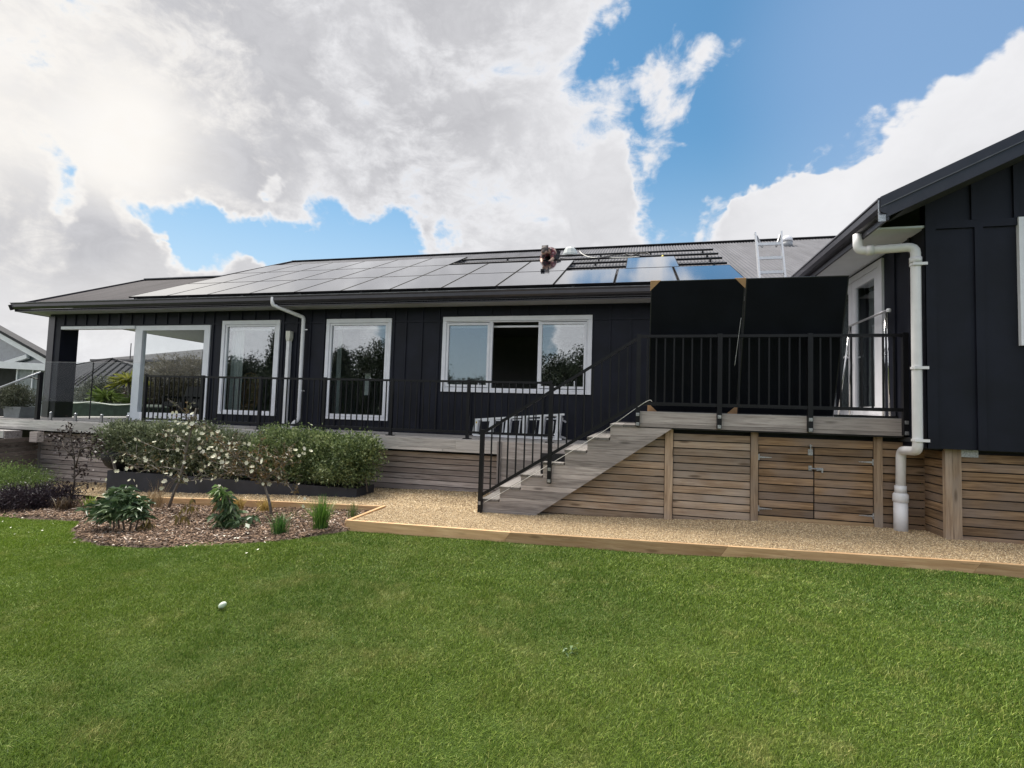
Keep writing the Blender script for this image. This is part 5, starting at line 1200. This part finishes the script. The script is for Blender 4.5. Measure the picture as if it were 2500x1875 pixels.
# ---------------------------------------------------------------- behind the porch and at the left
def tree(name,label,x,y,z0,h,r,mleaf,seed,n=90,per=40,trunk=.12,leaf=.16,group=None,shape='round'):
    rg=np.random.default_rng(seed); root=thing(name,label,'tree',(x,y,z0),group)
    mb=MB(); mb.tube([(x,y,z0),(x+r*.05,y,z0+h*.4),(x,y,z0+h*.8)],[trunk,trunk*.7,trunk*.25],7)
    cs=[]
    for i in range(n):
        if shape=='cone':
            t_=rg.uniform(.08,1)**.8; rad=r*(1-t_)*rg.uniform(.5,1.05)+.05; zz=z0+h*(.12+.88*t_)
        else:
            d_=rg.normal(size=3); d_/=np.linalg.norm(d_); q=rg.uniform(.45,1.0); rad=None
            cc=(x+d_[0]*r*q,y+d_[1]*r*q,z0+h*.60+d_[2]*h*.40*q)
        if shape=='cone': a=rg.uniform(0,6.28); cc=(x+math.cos(a)*rad,y+math.sin(a)*rad,zz)
        cs.append(cc)
        if i%6==0: mb.tube([(x,y,min(cc[2],z0+h*.75)-h*.08),cc],[trunk*.3,trunk*.06],5)
    mb.build('trunk',M_barkd,root,smooth=True)
    cs=np.array(cs); pos=np.repeat(cs,per,0)+rg.normal(0,leaf*1.15,(n*per,3)); dr=rg.normal(size=pos.shape)+[0,0,.2]
    V,F,rv=leaves(pos,dr,leaf,leaf*.42,seed+1,.1); mesh_obj('crown',V,F,mleaf,root,rv); return root
M_con=leafmat('dark_conifer_leaves',((.010,.018,.008),(.022,.036,.014),(.05,.07,.03)),.6,.1)
M_brz=leafmat('bronze_bush_leaves',((.04,.028,.025),(.10,.07,.06),(.20,.16,.13)),.5)
M_gry=leafmat('grey_green_leaves',((.05,.055,.035),(.12,.13,.085),(.22,.23,.16)),.5)
# neighbour's hip-roofed outbuilding
nb=thing('outbuilding','small outbuilding with a ribbed dark hip roof beyond the porch','outbuilding',(-27,22.5,-.6))
ap=Vector((-27.4,21.5,2.18)); RL=Vector((-35.8,25.7,2.18)); Cc=Vector((-19.2,19.4,.55)); C0=Vector((-26.9,19.4,.55)); Al=Vector((-38.5,22.2,.55)); Bk=Vector((-20,26,.55))
mb=MB(); mb.add([Al,C0,ap,RL],[(0,1,2),(0,2,3)]); mb.add([C0,Cc,ap],[(0,1,2)]); mb.add([Cc,Bk,ap],[(0,1,2)]); mb.add([Bk,Al+Vector((0,6,0)),RL,ap],[(0,1,2),(0,2,3)])
rf=mb.build('roof',M_roof2,nb)
mb=MB(); n_=26
for i in range(n_+1):
    t_=i/n_; mb.beam(C0.lerp(Al,t_)+Vector((0,0,.03)),ap.lerp(RL,t_)+Vector((0,0,.03)),.05,.06)
mb.build('roof_rib',simple('dark_roof_rib',(.010,.010,.012),.9,spec=.1),nb); mb=MB()
for i in range(1,16):
    t_=i/16; mb.beam(C0.lerp(Cc,t_)+Vector((0,0,.03)),ap.lerp(Cc,t_)+Vector((0,0,.03)),.05,.06)
mb.build('roof_rib',simple('dark_roof_rib',(.010,.010,.012),.9,spec=.1),nb)
mb=MB(); mb.beam(ap,Cc,.14,.07); mb.beam(ap,RL,.14,.07); mb.build('ridge_cap',M_roof2,nb)
mb=MB(); mb.prism([(-38,22.6),(-26.8,19.8),(-19.6,19.8),(-20.4,25.6),(-38,27.6)],-1.5,.55,'z'); mb.build('wall',simple('grey_wall_paint',(.20,.20,.20),.8),nb)
nh=thing('neighbour_house','neighbouring house with a large low grey hip roof and pale walls','house',(-33,30,-.6))
e0=[Vector((-37.8,28.2,2.78)),Vector((-20,28.2,2.78)),Vector((-20,40,2.78)),Vector((-37.8,40,2.78))]; r0,r1=Vector((-33.0,33.5,4.25)),Vector((-24,33.5,4.6))
mb=MB(); mb.add([e0[0],e0[1],r1,r0],[(0,1,2,3)]); mb.add([e0[1],e0[2],r1],[(0,1,2)]); mb.add([e0[2],e0[3],r0,r1],[(0,1,2,3)]); mb.add([e0[3],e0[0],r0],[(0,1,2)]); mb.build('roof',M_roof2,nh)
MB().box(-37.9,-20,28.1,28.2,2.66,2.80).build('gutter',M_gutter,nh)
MB().box(-36.6,-20.6,28.9,39,-1.5,2.66).build('wall',simple('pale_grey_wall',(.36,.35,.37),.8),nh)
MB().tube(arc([(-30.0,28.15,2.7),(-30.0,28.15,2.45),(-29.0,28.8,2.1),(-29.0,28.8,-1)],.1),.06,8).build('drainpipe',M_pvc,nh)
MB().tube([(-34.9,28.6,2.9),(-34.9,28.6,4.0)],.03,6).build('vent_pipe',M_gutter,nh)
# open gabled pavilion at far left
pv=thing('pavilion','glass-fronted pavilion with a white gable truss at the far left','pavilion',(-21,13.4,-.8))
yv=13.3; xr_=-19.55; zr_=1.24; sl=.40
def zp(x): return zr_+(xr_-x)*sl
mb=MB(); mb.prism([(xr_+.08,zp(xr_+.08)),(-24.5,zp(-24.5)),(-24.5,zp(-24.5)+.10),(xr_+.08,zp(xr_+.08)+.10)],yv-.12,yv+.25,'y'); mb.prism([(-24.5,zp(-24.5)),(-29.4,zp(-19.6)),(-29.4,zp(-19.6)+.1),(-24.5,zp(-24.5)+.1)],yv-.12,yv+.25,'y'); mb.build('roof',M_roof2,pv)
mb=MB(); mb.beam((xr_+.06,yv,zp(xr_+.06)-.11),(-24.5,yv,zp(-24.5)-.11),.12,.20,r=.5); mb.build('rafter',M_white,pv)
MB().beam((xr_+.1,yv,1.02),(-26,yv,1.22),.12,.24).build('tie_beam',M_white,pv)
MB().beam((-20.75,yv,1.40),(-22.4,yv,1.08) if 0 else (-22.3,yv,1.02),.10,.14).build('brace',M_white,pv)
MB().box(xr_-.22,xr_-.08,yv-.06,yv+.06,-1.2,.98).build('post',M_white,pv)
MB().prism([(xr_,1.1),(-24.5,1.2),(-24.5,zp(-24.5)-.2)],yv+.1,yv+.12,'y').build('gable_pane',simple('grey_glazing',(.13,.15,.17),.15,spec=.8),pv)
MB().box(-21.4,xr_-.24,yv+.12,yv+.16,-1.2,1.0).build('wall_panel',simple('grey_wall_panel',(.20,.22,.23),.5),pv); MB().box(-27,-21.42,yv+.8,yv+.9,-1.2,1.1).build('back_wall',M_dark,pv)
MB().box(-20.62,-20.57,yv+.08,yv+.118,-1.1,.98).build('panel_joint',M_white,pv); MB().box(-21.36,-21.31,yv+.08,yv+.118,-1.1,.98).build('panel_joint',M_white,pv)
# pot plant on deck at far left
pp_=thing('potted_bush','round grey-green bush in a square grey pot at the far left of the deck','potted plant',(-13.5,8.9,-.49))
MB().prism([(-14.0,-.49),(-13.55,-.49),(-13.50,-.24),(-14.05,-.24)],8.6,9.0,'y').build('pot',simple('grey_pot',(.17,.18,.18),.7),pp_)
V,F,rv=bush_leaves(-14.35,-13.5,8.45,9.15,-.28,.22,170,34,.05,.02,301,.05,round_=1.); mesh_obj('foliage',V,F,M_gry,pp_,rv)
MB().tube([(-13.75,8.8,-.3),(-13.8,8.8,0)],.02,6).build('stem',M_bark,pp_)
# covered box
cvb=thing('covered_furniture','long dark green fabric-covered furniture standing beyond the porch','cover',(-17.3,13.6,-.8))
mb=MB(); mb.prism([(-18.65,-.75),(-18.70,-.22),(-18.55,-.12),(-17.3,-.15),(-15.6,-.14),(-15.45,-.22),(-15.4,-.75)],13.0,14.2,'y'); mb.build('cover',simple('dark_green_fabric',(.030,.048,.036),.8,var=.35,nscale=5,bump=.6,bscale=7),cvb,bevel=.05)
cable('rope',[(-18.6,12.98,-.13),(-18.0,12.98,-.17),(-17.4,12.98,-.12),(-16.9,12.98,-.15),(-16.3,12.98,-.19),(-15.6,12.98,-.14)],.018,M_cord,'pale cord tied round the top of the green cover','rope')
# cabbage palms: strappy heads
def palm(label,x,y,z0,zh,n,L_,cols,seed,tr=.05):
    rt=thing('cabbage_palm',label,'palm',(x,y,z0)); MB().tube([(x,y,z0),(x+.05,y,(z0+zh)/2),(x,y,zh)],[tr*1.2,tr,tr*.8],8).build('trunk',M_bark,rt,smooth=True)
    rg=np.random.default_rng(seed); d_=rg.normal(size=(n,3)); d_[:,2]=np.abs(d_[:,2])*.8+rg.uniform(-.4,.3,n)
    nm='palm_%d'%seed; V,F,rv=leaves(np.repeat([[x,y,zh]],n,0)+rg.normal(0,.02,(n,3)),d_,L_,.05,seed,.22); mesh_obj('leaves',V,F,leafmat(nm,cols,.4),rt,rv)
palm('yellow-green cabbage palm on a thin trunk beyond the porch',-17.3,14.2,-.8,.62,150,.62,((.18,.20,.02),(.34,.34,.04),(.50,.48,.10)),311)
palm('green spiky palm behind the green cover',-17.95,13.95,-.9,.02,150,.60,((.10,.15,.03),(.20,.27,.07),(.32,.40,.14)),312)
palm('smaller green spiky plant right of the spiky palm',-17.1,14.3,-.9,-.08,90,.5,((.10,.15,.03),(.20,.27,.07),(.32,.40,.14)),313,.03)
for k,(x,y,w_,h0,h1,lab,mt) in enumerate(((-20.2,15.4,.95,-1.4,.75,'bronze-leaved bush left of the palms beyond the porch',M_gry),(-18.6,16.0,1.0,-1.4,.62,'dark bronze bush behind the spiky palm',M_brz),(-17.2,16.2,.7,-1.4,.55,'dark bronze bush behind the yellow palm',M_brz),(-21.8,17.5,.9,-1.4,.4,'dull green bush near the pavilion post',M_gry))):
    shrub('garden_bush',lab,'shrub',stems_for(x-w_*.5,x+w_*.5,y,-1.6,h0+.8,4,k),[bush_leaves(x-w_,x+w_,y-.6,y+.6,h0,h1,300,30,.10,.05,320+k,.13,round_=1.)],mt,srad=.03)
rt=thing('weeping_maple','round feathery dull brown tree seen through the porch glass','tree',(-16.6,15.6,-1)); MB().tube([(-16.6,15.6,-1.4),(-16.5,15.6,.3)],[.09,.04],7).build('trunk',M_barkd,rt)
V,F,rv=bush_leaves(-18.4,-14.9,14.9,16.3,.0,1.55,420,34,.13,.03,330,.15,round_=1.); mesh_obj('crown',V,F,leafmat('feathery_leaves',((.07,.06,.04),(.16,.145,.10),(.26,.23,.17)),.6),rt,rv)
# outdoor table and seats inside the porch
for k,(x,lab) in enumerate(((-11.9,'dark outdoor armchair in the porch, left of the other'),(-11.0,'dark outdoor armchair in the porch, right of the other'))):
    ac=thing('outdoor_chair',lab,'chair',(x,11.3,-.49),'dark armchairs in the porch')
    MB().box(x-.32,x+.32,11.0,11.6,-.15,-.02).build('seat',M_rubber,ac,bevel=.02); MB().beam((x-.0,11.6,-.05),(x+.0,11.75,.42),.62,.08,(0,1,0)).build('backrest',M_rubber,ac,bevel=.02)
    for sx in (-1,1):
        MB().box(x+sx*.34-.03,x+sx*.34+.03,11.0,11.6,.08,.13).build('armrest',M_rubber,ac)
        for yq in (11.03,11.55): MB().box(x+sx*.34-.025,x+sx*.34+.025,yq-.025,yq+.025,-.49,.08).build('leg',M_rubber,ac)
ot=thing('outdoor_table','dark outdoor table behind the armchairs in the porch','table',(-11.3,12.4,-.49)); MB().box(-12.2,-10.4,12.1,12.9,.20,.25).build('tabletop',M_dark,ot)
for x in (-12.1,-10.5):
    for y in (12.2,12.8): MB().box(x-.04,x+.04,y-.04,y+.04,-.49,.20).build('leg',M_dark,ot)
# trees on the far side of the lawn (seen mirrored in the windows)
rt=random.Random(12)
TL=[(-7.2,-30,7.6,3.6,'round','broad dark tree across the lawn mirrored in the right sash'),(-11.8,-30,5.6,2.4,'round','dark tree across the lawn mirrored in the left sash'),(-24,-26,8.2,3.4,'round','tall dark tree across the lawn mirrored in the middle window'),(-20,-27,6.8,3.0,'round','dark tree right of the tallest across the lawn'),(-28.5,-26,7.,3.0,'cone','conifer across the lawn left of the tall tree'),(-34,-24,8.8,2.4,'cone','pointed conifer across the lawn mirrored in the left window'),(-39,-25,6.6,3.4,'round','round tree across the lawn far left'),(-31,-22,5.6,3.4,'round','low dark tree across the lawn'),(-15.8,-29,4.8,2.2,'round','low dark tree across the lawn between the windows'),(-2.5,-28,8.6,4.0,'round','tall dark tree across the lawn at the right'),(4,-27,8,4,'round','dark tree across the lawn behind the viewer')]
for k,(x,y,h_,r_2,shp,lab) in enumerate(TL):
    tree('dark_tree',lab,x,y,-1.8,h_,r_2,M_con,400+k,300 if shp=='round' else 320,56,.25,.26,'dark trees across the lawn',shp)

V,F,rv=bush_leaves(-75,25,-44,-38,-2.6,2.6,2600,26,.6,.28,555,.5,round_=.3)  # out-of-view tree belt added to block bright horizon sky in window reflections
tag(mesh_obj('added_tree_belt',V,F,M_con,None,rv),'unseen belt of dark trees added to darken the horizon in window reflections','trees',kind='stuff')

wv=whorls(np.array([(-.36,3.07,float(lz(-.36))+.014),(-.33,3.10,float(lz(-.36))+.014)]),5,.035,.022,700,.0,-.1)
tag(mesh_obj('lawn_weed',wv[0],wv[1],leafmat('weed_leaves',((.10,.17,.06),(.15,.23,.10),(.20,.28,.14)),.5),None,wv[2]),'small broad-leaved weed growing in the middle of the lawn','weed')
